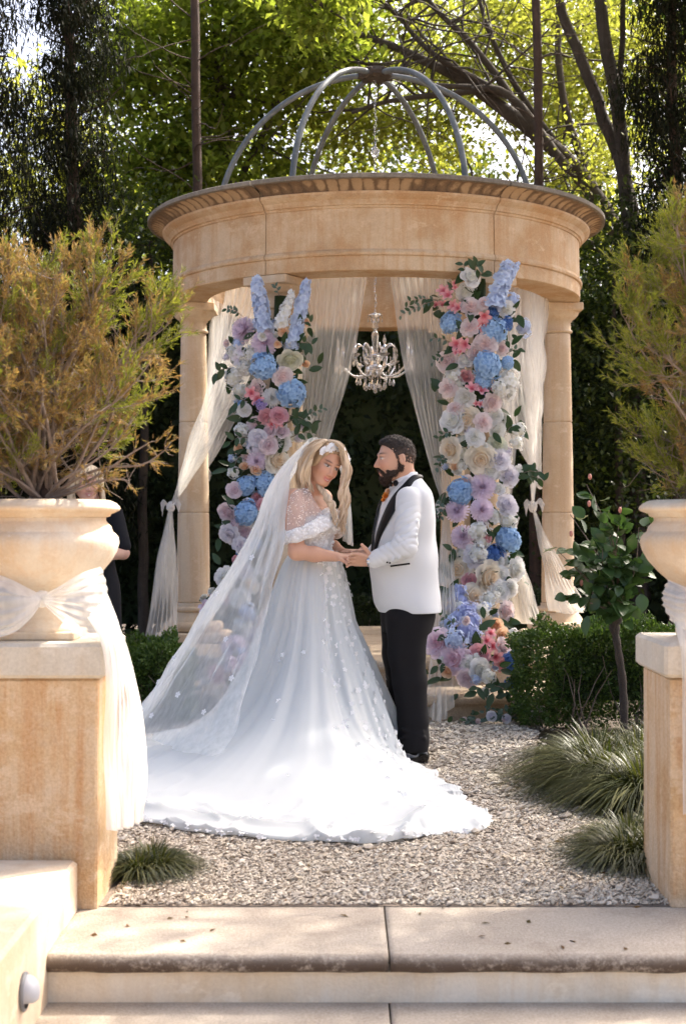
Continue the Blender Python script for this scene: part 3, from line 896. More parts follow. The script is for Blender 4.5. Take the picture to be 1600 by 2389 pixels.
drape(-34, -4, W(1243, 1182, 11.86), [W(1290, 1425, 11.62), W(1320, 1432, 11.6), W(1345, 1430, 11.62), W(1368, 1422, 11.7)], 'sheer ivory drape tied to the column behind the rose standard', 9, seed=5)
drape(-57, -36, W(1182, 1215, 10.9), [W(1200, 1452, 10.86), W(1232, 1456, 10.82), W(1264, 1450, 10.86)], 'short sheer ivory drape half hidden by the taller flower garland', 8, seed=6)
drape(50, 6, W(1262, 1130, 12.35), None, 'sheer ivory drape pulled behind the column near the rose standard', 9, seed=7)
# ---------------------------------------------------------------- plants
LM = {}
LM['box'] = leafmat('boxwood_leaf', [(.045, .085, .018), (.075, .13, .025), (.11, .17, .035), (.05, .10, .02)], .3, .4, .45)
LM['hedge'] = leafmat('dark_hedge_leaf', [(.013, .022, .010), (.024, .040, .015), (.04, .062, .019), (.015, .026, .011)], .25, .55, .25)
LM['cypress'] = leafmat('cypress_spray', [(.012, .017, .010), (.020, .026, .014), (.030, .030, .016), (.014, .016, .010)], .15, .7, .15)
LM['maple'] = leafmat('green_tree_leaf', [(.13, .165, .026), (.22, .265, .045), (.34, .37, .075), (.08, .10, .018)], .7, .5, .3)
LM['lime'] = leafmat('yellow_green_leaf', [(.16, .17, .03), (.26, .265, .055), (.36, .35, .09), (.10, .105, .02)], .66, .5, .3)
LM['far'] = leafmat('pale_far_leaf', [(.16, .20, .05), (.24, .26, .07), (.12, .17, .03)], .55, .6, .2)
LM['shade'] = leafmat('overhead_leaf', [(.06, .11, .02), (.1, .16, .03)], .35, .5, .3)
LM['sgreen'] = leafmat('shrub_green_tip', [(.13, .155, .022), (.20, .225, .03), (.28, .27, .05), (.09, .115, .02)], .35, .6, .2)
LM['sbrown'] = leafmat('shrub_dry_tip', [(.29, .165, .065), (.38, .245, .105), (.20, .105, .045), (.32, .245, .09), (.18, .15, .05)], .3, .7, .15)
LM['side'] = leafmat('side_tree_leaf', [(.022, .036, .010), (.04, .062, .014), (.075, .10, .018), (.02, .03, .009)], .35, .5, .35)
LM['grass'] = leafmat('grass_blade', [(.022, .032, .008), (.045, .055, .013), (.11, .105, .03), (.032, .042, .010)], .3, .45, .35)
LM['rose'] = leafmat('rose_leaf', [(.030, .070, .028), (.045, .095, .035), (.06, .11, .03), (.09, .14, .03)], .25, .35, .5)
def tubes(paths, k):
    Vs, Fs, n = [], [], 0
    for P, r in paths:
        V, F = tube(P, r, k, False)
        Vs.append(V); Fs.append(np.array(F) + n); n += len(V)
    return np.concatenate(Vs), np.concatenate(Fs)
def bent(p, d, L, n, r, wob=.12, up=0.0):
    P = [np.array(p, float)]
    d = unit(d)
    for i in range(n):
        d = unit(d + r.normal(size=3) * wob + np.array([0, 0, up]))
        P.append(P[-1] + d * L / n)
    return np.array(P)
# ---- shrubs in the urns
def urn_shrub(cx, cy, label, seed, c, rad, green, nlimb=34, extra=()):
    t = thing('urn_shrub', (cx, cy, 1.34), label, 'shrub', 'shrubs growing in the urns')
    r = np.random.default_rng(seed)
    c = np.array(c); rad = np.array(rad)
    b0 = np.array([cx, cy, 1.34])
    thick, thin, gP, gD, bP, bD = [], [], [], [], [], []
    trunk = bent(b0, (.05, 0, 1), c[2] + rad[2] * .75 - 1.34, 9, r, .05, .1)
    part('trunk', *tubes([(trunk, np.linspace(.021, .006, 10))], 8), M['bark_red'], t)
    def ext(p, d, lo, hi):      # length along d to the envelope
        q = (p - c) / rad; e = d / rad
        A, B, Cc = e @ e, q @ e, q @ q - 1
        disc = max(B * B - A * Cc, 0)
        return np.clip((-B + math.sqrt(disc)) / A, lo, hi)
    for i in range(nlimb):
        if i < nlimb * .6:
            p = b0 + np.append(r.normal(size=2) * .02, r.uniform(0, .06))
            el = r.uniform(.35, 1.25)
        else:
            p = trunk[r.integers(2, 7)]
            el = r.uniform(.2, 1.1)
        az = 2.4 * i + r.normal() * .3
        d = np.array([math.cos(az) * math.cos(el), math.sin(az) * math.cos(el), math.sin(el)])
        L = ext(p, d, .15, 1.3) * r.uniform(.82, 1.06)
        P = bent(p, d, L, 8, r, .10, .06)
        thick.append((P, np.linspace(.0085, .0022, 9) * r.uniform(.7, 1.3)))
        for j in range(15):
            u = r.uniform(.30, 1.0)
            x = u * 8; k = min(int(x), 7)
            q = P[k] + (P[k + 1] - P[k]) * (x - k)
            dd = unit(unit(P[k + 1] - P[k]) * .8 + r.normal(size=3) * .8 + [0, 0, .2])
            l2 = r.uniform(.07, .20)
            Q = bent(q, dd, l2, 4, r, .16, .05)
            thin.append((Q, np.linspace(.0024, .001, 5)))
            out = np.linalg.norm((Q[-1] - c) / rad)
            low = np.interp(Q[-1][2], [1.45, 1.8], [.25, 1])
            if r.uniform() > .35 + .65 * low * np.clip(out * 1.4 - .2, 0, 1): 
                for m in range(4):
                    d3 = unit(dd + r.normal(size=3) * .6); w0 = Q[r.integers(1, 5)]
                    thin.append((bent(w0, d3, r.uniform(.03, .09), 3, r, .2), np.array([.0012, .001, .0008, .0005])))
                continue
            g = r.uniform() < green * np.clip(out * 1.3 - .15, .1, 1.1)
            for m in range(9):                 # a plume: shoots running the same way, packed with scale leaves
                w0 = Q[2 + m % 3] + r.normal(size=3) * .004
                d3 = unit(unit(Q[-1] - Q[1]) + r.normal(size=3) * .33 + [0, 0, .35])
                l3 = r.uniform(.045, .105)
                S3 = bent(w0, d3, l3, 3, r, .10, .08)
                thin.append((S3, np.array([.0011, .0009, .0007, .0005])))
                nb = 21
                tt3 = r.uniform(.1, 1, nb) * 3; ki = np.minimum(tt3.astype(int), 2)
                bp = S3[ki] + (S3[ki + 1] - S3[ki]) * (tt3 - ki)[:, None]
                bd = d3 + r.normal(size=(nb, 3)) * .42
                (gP if g else bP).append(bp); (gD if g else bD).append(bd)
    for pl in extra:                           # low bare boughs reaching out past the rim
        P = spline([W(*q) for q in pl], 12)
        thick.append((P, np.linspace(.0075, .002, 12)))
        for j in range(14):
            k = int(r.integers(4, 12)); dd = unit(P[min(k, 11)] - P[k - 1] + r.normal(size=3) * .02)
            Q = bent(P[k], unit(dd + r.normal(size=3) * .6), r.uniform(.03, .09), 4, r, .25)
            thin.append((Q, np.linspace(.0018, .0007, 5)))
            if r.uniform() < .6:
                nb = 16
                bP.append(Q[r.integers(1, 5, nb)] + r.normal(size=(nb, 3)) * .004); bD.append(unit(Q[-1] - Q[0]) + r.normal(size=(nb, 3)) * .5)
    part('limb', *tubes(thick, 5), M['twig'], t)
    part('twigs', *tubes(thin, 3), M['twig'], t, kind='stuff')
    for nm, Pp, Dd, m in (('green_foliage', gP, gD, LM['sgreen']), ('dry_foliage', bP, bD, LM['sbrown'])):
        Pp, Dd = np.concatenate(Pp), np.concatenate(Dd)
        part(nm, *leaves(Pp, Dd, r.uniform(.014, .034, len(Pp)), r.uniform(.0024, .0042, len(Pp)), .2, seed), m, t, kind='stuff')
urn_shrub(*LU, 'sunlit browning shrub with bare lower twigs growing in the urn', 21, (LU[0] + .02, LU[1], 1.84), (.45, .42, .40), .42, 36, ([(112, 1162, 5.16), (170, 1138, 5.1), (232, 1108, 5.05), (300, 1062, 5.02), (352, 1030, 5.0)], [(118, 1164, 5.14), (175, 1146, 5.08), (236, 1122, 5.04), (285, 1118, 5.02), (300, 1128, 5.0)], [(108, 1160, 5.16), (150, 1118, 5.1), (205, 1086, 5.06), (262, 1042, 5.04), (300, 990, 5.0)], [(90, 1160, 5.16), (40, 1120, 5.1), (-20, 1090, 5.08), (-60, 1060, 5.0)], [(115, 1158, 5.15), (190, 1112, 5.1), (250, 1090, 5.06), (330, 1085, 5.0), (385, 1050, 4.98)]))
urn_shrub(*RU, 'tall shrub with green tips and brown inner twigs growing in the urn', 22, (RU[0] + .0, RU[1], 1.93), (.37, .38, .54), .8, 32)
# ---- clipped hedges
def leafy_box(lo, hi, n, L, wd, seed, bulge=.05):
    depth = .045 if hi[2] - lo[2] < 2 else .22
    r = np.random.default_rng(seed)
    lo, hi = np.array(lo), np.array(hi)
    s = hi - lo
    ar = np.array([s[1] * s[2], s[1] * s[2], s[0] * s[2], s[0] * s[2], 0, s[0] * s[1]])
    f = r.choice(6, n, p=ar / ar.sum())
    u = r.uniform(0, 1, (n, 3))
    N = np.zeros((n, 3))
    for k in range(6):
        mk = f == k
        u[mk, k // 2] = k % 2
        N[mk, k // 2] = 1 if k % 2 else -1
    P = lo + u * s
    P += N * (bulge * vnoise(P, 1.6, seed) + .5 * bulge * vnoise(P, 5, seed + 1))[:, None] - N * (np.abs(r.normal(0, 1, n)) * depth)[:, None]
    c0 = (lo + hi) / 2; hs = s / 2
    q = (P - c0) / hs; q[:, 2] = np.maximum(q[:, 2], -1)
    qa = np.abs(q * [1, 1, 1]); qa[:, 2] = np.clip(q[:, 2], 0, None)
    pw = 5.0 if s[2] < 2 else 10.0
    k_ = qa.max(1) / ((qa ** pw).sum(1) ** (1 / pw) + 1e-9)
    P = c0 + np.stack([q[:, 0] * k_, q[:, 1] * k_, np.where(q[:, 2] > 0, q[:, 2] * k_, q[:, 2])], 1) * hs
    d = N * .8 + r.normal(size=(n, 3)) * .7 + [0, 0, .35]
    return leaves(P, d, L * r.uniform(.7, 1.3, n), wd * r.uniform(.7, 1.3, n), .2, seed)
def hedge(lo, hi, n, L, wd, label, m, seed, core=True, name='clipped_hedge', bulge=.085, cat='hedge'):
    lo, hi = np.array(lo, float), np.array(hi, float)
    t = thing(name, ((lo[0] + hi[0]) / 2, (lo[1] + hi[1]) / 2, lo[2]), label, cat)
    part('foliage', *leafy_box(lo, hi, n, L, wd, seed, bulge), m, t, kind='stuff')
    if core:
        part('inner_stems', *box((lo + hi) / 2, (hi - lo) - np.minimum(.42, (hi - lo) * .5)), LM['hedge'], t, smooth=False)
    if name == 'tall_hedge': return t
    r = np.random.default_rng(seed)
    st = []
    for i in range(int((hi[0] - lo[0]) * 26)):
        x = r.uniform(lo[0] + .05, hi[0] - .05); y = r.uniform(lo[1] + .01, lo[1] + .10)
        st.append((bent((x, y, lo[2] - .02), (r.normal() * .3, -.05, 1), (hi[2] - lo[2]) * r.uniform(.5, .8), 4, r, .15), np.linspace(.006, .002, 5)))
    part('stems', *tubes(st, 4), M['twig'], t, kind='stuff')
    return t
hedge((-2.7, 9.42, .04), (-.98, 9.86, .545), 34000, .026, .015, 'low clipped box hedge beside the draped column and urn', LM['box'], 31)
hedge((1.13, 9.22, .03), (2.9, 9.72, .66), 46000, .026, .015, 'clipped box hedge behind the rose standard, sunlit on top', LM['box'], 32)
hedge((-1.4, 14.05, .0), (2.2, 14.45, .62), 16000, .04, .022, 'low dark hedge seen through the gazebo arch', LM['hedge'], 33)
hedge((-7.5, 16.0, .0), (7.5, 17.4, 3.85), 120000, .10, .055, 'tall dark evergreen hedge closing the garden behind the gazebo', LM['hedge'], 34, name='tall_hedge', bulge=.22)
# ---- arching grass
def tuft(name, cs, label, n, H, Rr, seed, wd=.0045):
    c0 = np.mean(np.array(cs), 0)
    t = thing(name, (c0[0], c0[1], 0), label, 'grass')
    r = np.random.default_rng(seed)
    Vs = []
    for (x, y) in cs:
        k = n
        az = r.uniform(0, 6.28, k); sp = np.sqrt(r.uniform(0, 1, k))
        b = np.stack([x + np.cos(az) * sp * Rr * .35, y + np.sin(az) * sp * Rr * .35, np.zeros(k)], 1)
        az2 = az + r.normal(0, .5, k)
        L = H * 1.55 * r.uniform(.6, 1.15, k)
        lean = np.clip(.3 + sp + r.normal(0, .2, k), .3, 1.35)
        u = np.linspace(0, 1, 6)
        hx = L[:, None] * (u[None] ** 1.5) * lean[:, None] * .78
        hz = L[:, None] * (u[None] * .78 - (u[None] ** 2.4) * lean[:, None] * .62)
        px = b[:, None, 0] + np.cos(az2)[:, None] * hx; py = b[:, None, 1] + np.sin(az2)[:, None] * hx
        pz = np.maximum(hz, .006) + .01
        wv = wd * np.array([.8, 1, 1, .9, .6, .12])
        sx = -np.sin(az2)[:, None] * wv; sy = np.cos(az2)[:, None] * wv
        Vs.append(np.stack([np.stack([px - sx, py - sy, pz], -1), np.stack([px + sx, py + sy, pz], -1)], 2).reshape(-1, 3))
    V = np.concatenate(Vs)
    nb = len(V) // 12
    f = np.array([[2 * i, 2 * i + 1, 2 * i + 3, 2 * i + 2] for i in range(5)])
    part('blades', V, (f[None] + 12 * np.arange(nb)[:, None, None]).reshape(-1, 4), LM['grass'], t, kind='stuff')
tuft('grass_tuft', [(1.27, 7.5), (1.48, 7.4), (1.28, 7.1), (1.54, 7.0), (1.38, 6.78), (1.66, 7.7), (1.75, 7.2)], 'big mound of arching grass below the rose standard', 1800, .31, .36, 41, .0032)
tuft('grass_tuft', [(1.13, 5.86), (1.17, 5.62), (1.28, 5.95), (1.08, 5.64)], 'low arching grass clump against the peach pedestal', 1100, .165, .24, 42, .0028)
tuft('grass_tuft', [(-.745, 5.42), (-.72, 5.56), (-.685, 5.48)], 'small bright grass tuft at the foot of the streaked pedestal', 650, .115, .15, 43, .0026)
# ---- rose standard
def rose_standard():
    b = np.array([1.665, 8.75, 0.0])
    t = thing('rose_standard', b, 'young standard rose on a gnarled stem in front of the clipped hedge', 'rose bush')
    r = np.random.default_rng(6)
    top = W(1447, 1415, 8.75)
    P = spline([b, W(1452, 1600, 8.75), W(1440, 1510, 8.73), W(1433, 1455, 8.75), top], 24)
    part('stem', *tube(P, np.interp(np.linspace(0, 1, 24), [0, .6, .8, 1], [.026, .022, .04, .03]) * (1 + .12 * np.sin(np.arange(24) * 2.1)), 9), M['bark'], t)
    tips = [(1368, 1130), (1330, 1200), (1300, 1285), (1345, 1270), (1400, 1200), (1450, 1180), (1490, 1230), (1500, 1300), (1480, 1370), (1420, 1330), (1370, 1380), (1320, 1390), (1405, 1280), (1450, 1290), (1385, 1250), (1345, 1330), (1520, 1210), (1440, 1400)]
    br, lp, ld = [], [], []
    for i, (px, py) in enumerate(tips):
        e = W(px, py, 8.75 + r.uniform(-.22, .18))
        m = top * .45 + e * .55 + [r.normal() * .03, r.normal() * .03, -.02]
        Q = spline([top - [0, 0, .05], m, e], 9)
        br.append((Q, np.linspace(.007, .002, 9)))
        for j in range(16):
            u = r.uniform(.3, 1)
            q = Q[int(u * 8)] + r.normal(size=3) * .035
            lp.append(q)
            ld.append(unit((q - (top + [0, 0, .12])) * [1, 1, .5] + r.normal(size=3) * .15 + [0, -.05, -.02]))
    part('branches', *tubes(br, 5), M['twig'], t)
    me = newmesh('leaf', *rose_leaf(), LM['rose'])
    for q, d in zip(lp, ld):
        z = unit(np.array([0, -.35, .9]) + r.normal(size=3) * .4)
        inst('leaf', me, q, quat(d, z), r.uniform(1.2, 1.9), t)
    for px, py in ((1376, 1112), (1374, 1175), (1332, 1245), (1446, 1190), (1356, 1360)):
        V, F = sphere((0, 0, 0), (.011, .011, .019), 8, 6)
        part('bud', V + W(px, py, 8.6), F, plain('rose_bud', (.55, .22, .16), .5), t)
def quat(d, up):
    """rotation whose x points along d and z near up"""
    x = unit(d); y = unit(np.cross(up, x)); z = np.cross(x, y)
    return Matrix(np.stack([x, y, z], 1).tolist()).to_quaternion()
def rose_leaf(L=.062, w=.045):
    u = np.linspace(0, 1, 6)
    hw = w / 2 * np.sin(np.pi * np.clip(u, .02, .995) ** .8) ** .75
    mid = np.stack([u * L, np.zeros(6), -.10 * L * u ** 2], 1)
    Lf = mid + np.stack([np.zeros(6), hw, .28 * hw], 1)
    Rt = mid + np.stack([np.zeros(6), -hw, .28 * hw], 1)
    return np.concatenate([Lf, mid, Rt]), grid_faces(3, 6)
rose_standard()
# ---- pale stones by the hedge foot
sm = stone('pale_rock', (.42, .38, .33), (.58, .54, .48), (.3, .24, .18), .2, .2, .4, scale=4)
for i, (px, py, s) in enumerate(((1252, 1672, .055), (1262, 1655, .035))):
    V, F = sphere((0, 0, 0), (s * 1.2, s, s * .7), 14, 9)
    V = V * (1 + .22 * vnoise(V / s, .6, i)[:, None]) + W(px, py, 9.45 - .02 * i)
    tag(part('rock', V, F, sm, smooth=False), ('larger', 'smaller')[i] + ' pale rock at the foot of the clipped hedge', 'rock')
# ---- trees
def crown_pts(cs, n, seed, spread=.28, per=55):
    """cs: list of (centre, radii); clumped points"""
    r = np.random.default_rng(seed)
    vol = np.array([np.prod(q) for _, q in cs]) ** .75
    out = []
    for (c, q), k in zip(cs, (n * vol / vol.sum()).astype(int)):
        nc = max(4, k // per)
        cc = unit(r.normal(size=(nc, 3))) * (r.uniform(.25, 1, (nc, 1)) ** .5) * q + c
        out.append(cc[r.integers(0, nc, k)] + r.normal(size=(k, 3)) * spread * np.array([1, 1, .7]))
    return np.concatenate(out)
def tree(name, label, limbs, cs, n, m, seed, L, wd, bark=None, spread=.28, droop=-.3, group='trees behind the gazebo', k=8, per=55, nt_=0):
    b = np.array(limbs[0][0][0])
    t = thing(name, (b[0], b[1], 0), label, 'tree', group)
    r = np.random.default_rng(seed)
    for i, (pts, r0, r1) in enumerate(limbs):
        P = spline(pts, 22)
        P = P + .35 * r0 * vnoise(P, .8, seed + i)[:, None] * np.array([1, .5, 0])
        part('trunk' if i == 0 else 'limb', *tube(P, np.linspace(r0, r1, 22), k, False), bark or M['bark'], t)
    P = crown_pts(cs, n, seed, spread, per)
    d = r.normal(size=P.shape) + [0, 0, droop]
    part('crown', *leaves(P, d, L * r.uniform(.7, 1.3, len(P)), wd * r.uniform(.7, 1.3, len(P)), .18, seed), m, t, kind='stuff')
    if nt_:
        sg = []
        for i in range(nt_):
            pts, r0, r1 = limbs[int(r.integers(0, len(limbs)))]
            q = spline(pts, 30)[int(r.integers(8, 30))]
            sg.append((bent(q, r.normal(size=3) * [1, .5, .7] + [0, 0, .3], r.uniform(.5, 2.2), 7, r, .2), np.linspace(.018, .003, 8) * r.uniform(.5, 1.1)))
        part('twigs', *tubes(sg, 4), M['bark'], t, kind='stuff')
    return t
def twigs_for(t, segs, seed, m=None):
    part('twigs', *tubes(segs, 4), m or M['bark_red'], t, kind='stuff')
# dark cypresses
def cypress(px, D, top, bot, rad, label, n, seed):
    x = W(px, 0, D)[0]
    cs = []
    for i in range(9):
        z = bot + (top - bot) * (i + .5) / 9
        cs.append((np.array([x + .12 * math.sin(i * 2.3 + seed), D + .1 * math.cos(i * 1.7), z]), np.array([rad * (1 - .5 * (i / 9) ** 2), rad, (top - bot) / 13])))
    t = tree('cypress_tree', label, [([(x, D, 0), (x + .05, D, top * .35), (x - .03, D, top * .7), (x, D, top)], .11, .03)], cs, n, LM['cypress'], seed, .10, .018, M['bark_red'], .13, -1.4)
    r = np.random.default_rng(seed)
    sg = []
    for i in range(70):
        z = r.uniform(bot, top)
        a = r.uniform(0, 6.28)
        sg.append((bent((x, D, z), (math.cos(a), math.sin(a), .5), rad * r.uniform(.8, 1.3), 4, r, .18), np.linspace(.014, .004, 5)))
    twigs_for(t, sg, seed)
cypress(165, 15.0, 8.0, 1.2, .50, 'dark drooping cypress with a thick reddish trunk above the browning shrub', 30000, 51)
cypress(-25, 14.2, 7.6, .8, .42, 'narrow dark cypress at the end of the row beside the drooping one', 18000, 52)
cypress(1575, 15.4, 8.6, 3.3, .50, 'dark cypress with high hanging foliage above the green-tipped shrub', 24000, 53)
cypress(690, 22.0, 5.2, 2.8, .55, 'short dark conifer seen under the iron dome', 9000, 54)
def slim(px, D, label, seed, dx=0.0):
    x = W(px, 0, D)[0]
    r = np.random.default_rng(seed)
    t = thing('bare_trunk_tree', (x, D, 0), label, 'tree', 'trees behind the gazebo')
    part('trunk', *tube(spline([(x + dx * .1, D, 0), (x, D, 2.5), (x + .04, D, 5), (x - .02, D, 9)], 30) + .012 * vnoise(np.linspace(0, 9, 30)[:, None] * [0, 0, 1], .6, seed)[:, None] * [1, 0, 0], np.linspace(.062, .042, 30), 9, False), M['bark_red'], t)
    sg = []
    for i in range(56):
        z = r.uniform(3.2, 8.5); a = r.uniform(0, 6.28)
        sg.append((bent((x, D, z), (math.cos(a), .4 * math.sin(a), r.uniform(-.1, .7)), r.uniform(.35, 1.5), 8, r, .2), np.linspace(.008, .002, 9)))
    twigs_for(t, sg, seed)
    P = crown_pts([(np.array([x, D, 8.6]), np.array([1.3, 1.0, .7]))], 1500, seed)
    part('crown', *leaves(P, r.normal(size=P.shape), .07, .04, .2, seed), LM['maple'], t, kind='stuff')
slim(449, 15.4, 'slim straight trunk with bare side twigs rising behind the cornice near the cypress', 61)
slim(1248, 15.4, 'slim straight reddish trunk rising beside the iron dome rib', 62)
lw_ = lambda D, *q: [W(a, b, D + (c[0] if c else 0)) for a, b, *c in q]
# green broadleaf tree
tree('broadleaf_tree', 'fresh green leafy tree filling the gap between cypress and dome',
     [(lw_(18.5, (560, 1480), (545, 700), (520, 300), (500, -60)), .13, .06), (lw_(18.5, (540, 560), (430, 330), (330, 160)), .05, .02), (lw_(18.5, (530, 480), (640, 250), (720, 60)), .05, .02), (lw_(18.5, (515, 280), (600, 80), (640, -80)), .04, .015)],
     [(W(400, 240, 18.6), (1.0, 1.0, 1.35)), (W(560, 120, 18.8), (1.3, 1.1, 1.2)), (W(520, 420, 18.4), (1.2, .9, .9)), (W(330, 480, 18.2), (.7, .8, .9)), (W(700, 90, 17.5), (1.0, .8, .75)), (W(640, -40, 18), (1.5, 1.2, .8)), (W(330, 90, 19), (.6, .8, .9))],
     26000, LM['maple'], 71, .11, .075, spread=.22, nt_=40)
tree('overhanging_tree', 'leafy bough reaching in above the iron dome from over the court',
     [([(-4.6, 13.0, 0), (-4.4, 13.0, 3.5), (-3.2, 13.0, 6.4), W(520, -150, 13.0), W(690, -40, 13.0), W(800, 40, 13.0)], .12, .008), (lw_(13.0, (690, -40), (740, 30), (760, 90)), .012, .004)],
     [(W(700, 10, 13.0), (.35, .3, .18)), (W(790, 50, 13.0), (.26, .25, .16)), (W(760, -30, 13.1), (.4, .3, .2))], 900, LM['maple'], 76, .10, .055, spread=.10, droop=-.9, group=None)
# big spreading tree with long leaning limbs
tree('spreading_tree', 'big spreading tree with long leaning limbs and yellow-green backlit leaves',
     [(lw_(17.5, (1640, 1480), (1560, 900), (1400, 470), (1240, 300), (1090, 190), (930, 110), (800, 60)), .15, .03),
      (lw_(17.3, (1330, 395), (1180, 215), (1050, 215), (900, 235), (820, 260)), .06, .018),
      (lw_(17.6, (1260, 320), (1120, 120), (1020, 20), (960, -60)), .055, .02),
      (lw_(17.2, (1500, 620), (1300, 540), (1130, 500), (1000, 470)), .06, .015),
      (lw_(17.8, (1420, 480), (1230, 240), (1140, 60), (1100, -60)), .05, .02),
      (lw_(17.4, (1180, 220), (1010, 120), (900, 0)), .05, .02),
      (lw_(17.9, (1380, 430), (1320, 250), (1300, 60), (1320, -60)), .06, .03),
      (lw_(17.1, (1100, 200), (980, 190), (880, 150), (740, 130)), .035, .012)],
     [(W(860, 170, 19.5), (1.6, 1.2, .95)), (W(1060, 80, 19.5), (1.5, 1.2, .8)), (W(1250, 160, 19.8), (1.4, 1.2, 1.0)), (W(1330, 330, 19.5), (1.0, 1.0, .8)), (W(930, 330, 20), (1.3, 1.0, .55)), (W(1400, 60, 20), (1.3, 1.2, .8)), (W(760, 300, 19.5), (.8, .9, .8))],
     15500, LM['lime'], 72, .10, .068, spread=.20, nt_=150)
tree('twin_trunk_tree', 'tall brown trunks leaning together behind the green-tipped shrub',
     [(lw_(16.0, (1490, 1480), (1485, 700), (1462, 480), (1440, 250), (1395, -60)), .10, .07), (lw_(16.2, (1500, 1400), (1478, 560), (1400, 250), (1330, 60), (1300, -60)), .09, .05), (lw_(16.1, (1470, 520), (1445, 330), (1450, 120), (1460, -50)), .045, .03)],
     [(W(1420, -60, 16.5), (1.2, 1.0, .6)), (W(1450, 420, 17.2), (.7, .5, .8))], 4200, LM['lime'], 73, .065, .04)
# leafy shrubs that close the sides, lower and darker
tree('side_tree', 'dark glossy-leaved tree beside the column at the rose standard',
     [(lw_(15.2, (1450, 1480), (1440, 1000), (1430, 620)), .06, .02)], [(W(1420, 640, 15.2), (.55, .5, .75)), (W(1450, 900, 15.1), (.5, .4, .8)), (W(1420, 1150, 15.0), (.6, .4, .7))], 7000, LM['side'], 74, .07, .045, group=None)
tree('side_tree', 'dark green tree behind the column above the browning shrub',
     [(lw_(15.6, (330, 1480), (340, 900), (350, 560)), .06, .02)], [(W(330, 560, 15.6), (.6, .5, .7)), (W(410, 650, 15.6), (.4, .4, .7))], 4200, LM['side'], 75, .07, .045, group=None)
# far trees: pale, seen through the gaps
for i, (px, py, D, q, lab) in enumerate(((330, 620, 27, (3.2, 1.5, 1.9), 'pale distant tree glowing between the cypress and the gazebo'),
                                         (760, 430, 29, (3.4, 1.5, 1.6), 'pale distant tree seen through the iron dome'),
                                         (1180, 560, 30, (3.6, 1.5, 1.4), 'pale distant tree low behind the leaning limbs'),
                                         (1560, 480, 28, (2.6, 1.5, 2.2), 'pale distant tree behind the twin trunks'),
                                         (60, 330, 28, (1.9, 1.5, 1.7), 'pale distant tree peeping between the two cypresses'),
                                         (1300, 130, 31, (3.5, 1.5, 1.4), 'pale distant treetop above the spreading limbs'))):
    c = W(px, py, D)
    tree('distant_tree', lab, [([(c[0], D, 0), (c[0] + .2, D, c[2] * .5), (c[0], D, c[2])], .18, .06)], [(c, np.array(q)), (c + [q[0] * .5, 0, -q[2] * .6], np.array(q) * .6)], (8000, 8000, 8500, 6000, 4200, 6500)[i], LM['far'] if i not in (0, 4) else LM['lime'], 80 + i, .15, .10, group='distant trees', spread=.30)
# trees beside the court, out of the picture, that throw the dappled shade
def shade_tree(base, cs, label, seed, L=.10):
    b = np.array(base, float)
    t = thing('shade_tree', (b[0], b[1], 0), label, 'tree', 'trees shading the court')
    r = np.random.default_rng(seed)
    fork = b + [-.15, -.1, 2.6]
    part('trunk', *tube(spline([b, b + [-.05, -.05, 1.3], fork], 14), np.linspace(.17, .12, 14), 9, False), M['bark'], t)
    Pl = []
    for i, (c, q, n) in enumerate(cs):
        c, q = np.array(c, float), np.array(q, float)
        part('limb', *tube(spline([fork, (fork + c) / 2 + [0, 0, .9], c], 18), np.linspace(.075, .018, 18), 7, False), M['bark'], t)
        Pl.append(crown_pts([(c, q)], n, seed + i, .15, 22))
    P = np.concatenate(Pl)
    part('crown', *leaves(P, r.normal(size=P.shape) + [0, 0, -.3], L * r.uniform(.7, 1.3, len(P)), .62 * L * r.uniform(.7, 1.3, len(P)), .18, seed), LM['shade'], t, kind='stuff')
shade_tree((6.4, 12.4, 0), [((4.3, 11.2, 6.9), (1.3, 1.4, .6), 6800), ((2.9, 12.9, 6.9), (1.5, 1.2, .6), 6500), ((4.5, 9.9, 6.7), (1.1, .6, .4), 800), ((4.75, 10.5, 6.8), (1.1, .6, .4), 1500), ((4.4, 13.6, 6.9), (1.1, 1.0, .5), 2600), ((5.9, 13.3, 6.9), (1.2, 1.2, .5), 2200), ((4.6, 15.6, 7.2), (1.5, 1.5, .6), 4000)], 'leafy tree overhanging the court from the bank by the hedge', 91)
shade_tree((6.6, 8.6, 0), [((5.3, 9.2, 6.7), (1.6, .8, .4), 2100), ((4.1, 8.1, 6.6), (.6, .4, .3), 450), ((3.35, 8.05, 6.6), (.5, .35, .3), 800), ((4.7, 8.0, 6.6), (.8, .6, .4), 1300)], 'smaller leafy tree leaning over the garden steps', 92)
shade_tree((-5.6, 6.4, 0), [((-2.4, 6.2, 7.4), (1.4, 1.3, .5), 3800), ((-.7, 7.4, 7.7), (1.3, 1.3, .5), 4000), ((.6, 6.0, 7.5), (1.2, 1.2, .5), 3400), ((-.6, 4.6, 7.4), (1.3, 1.0, .5), 2800), ((-1.4, 9.2, 7.9), (1.3, 1.1, .5), 1900), ((.9, 8.6, 8.0), (.9, 1.0, .5), 1500)], 'unseen wide tree added so its high boughs cut the sky light over the court', 93)  # added out of view to dim the overhead sky on gown and court
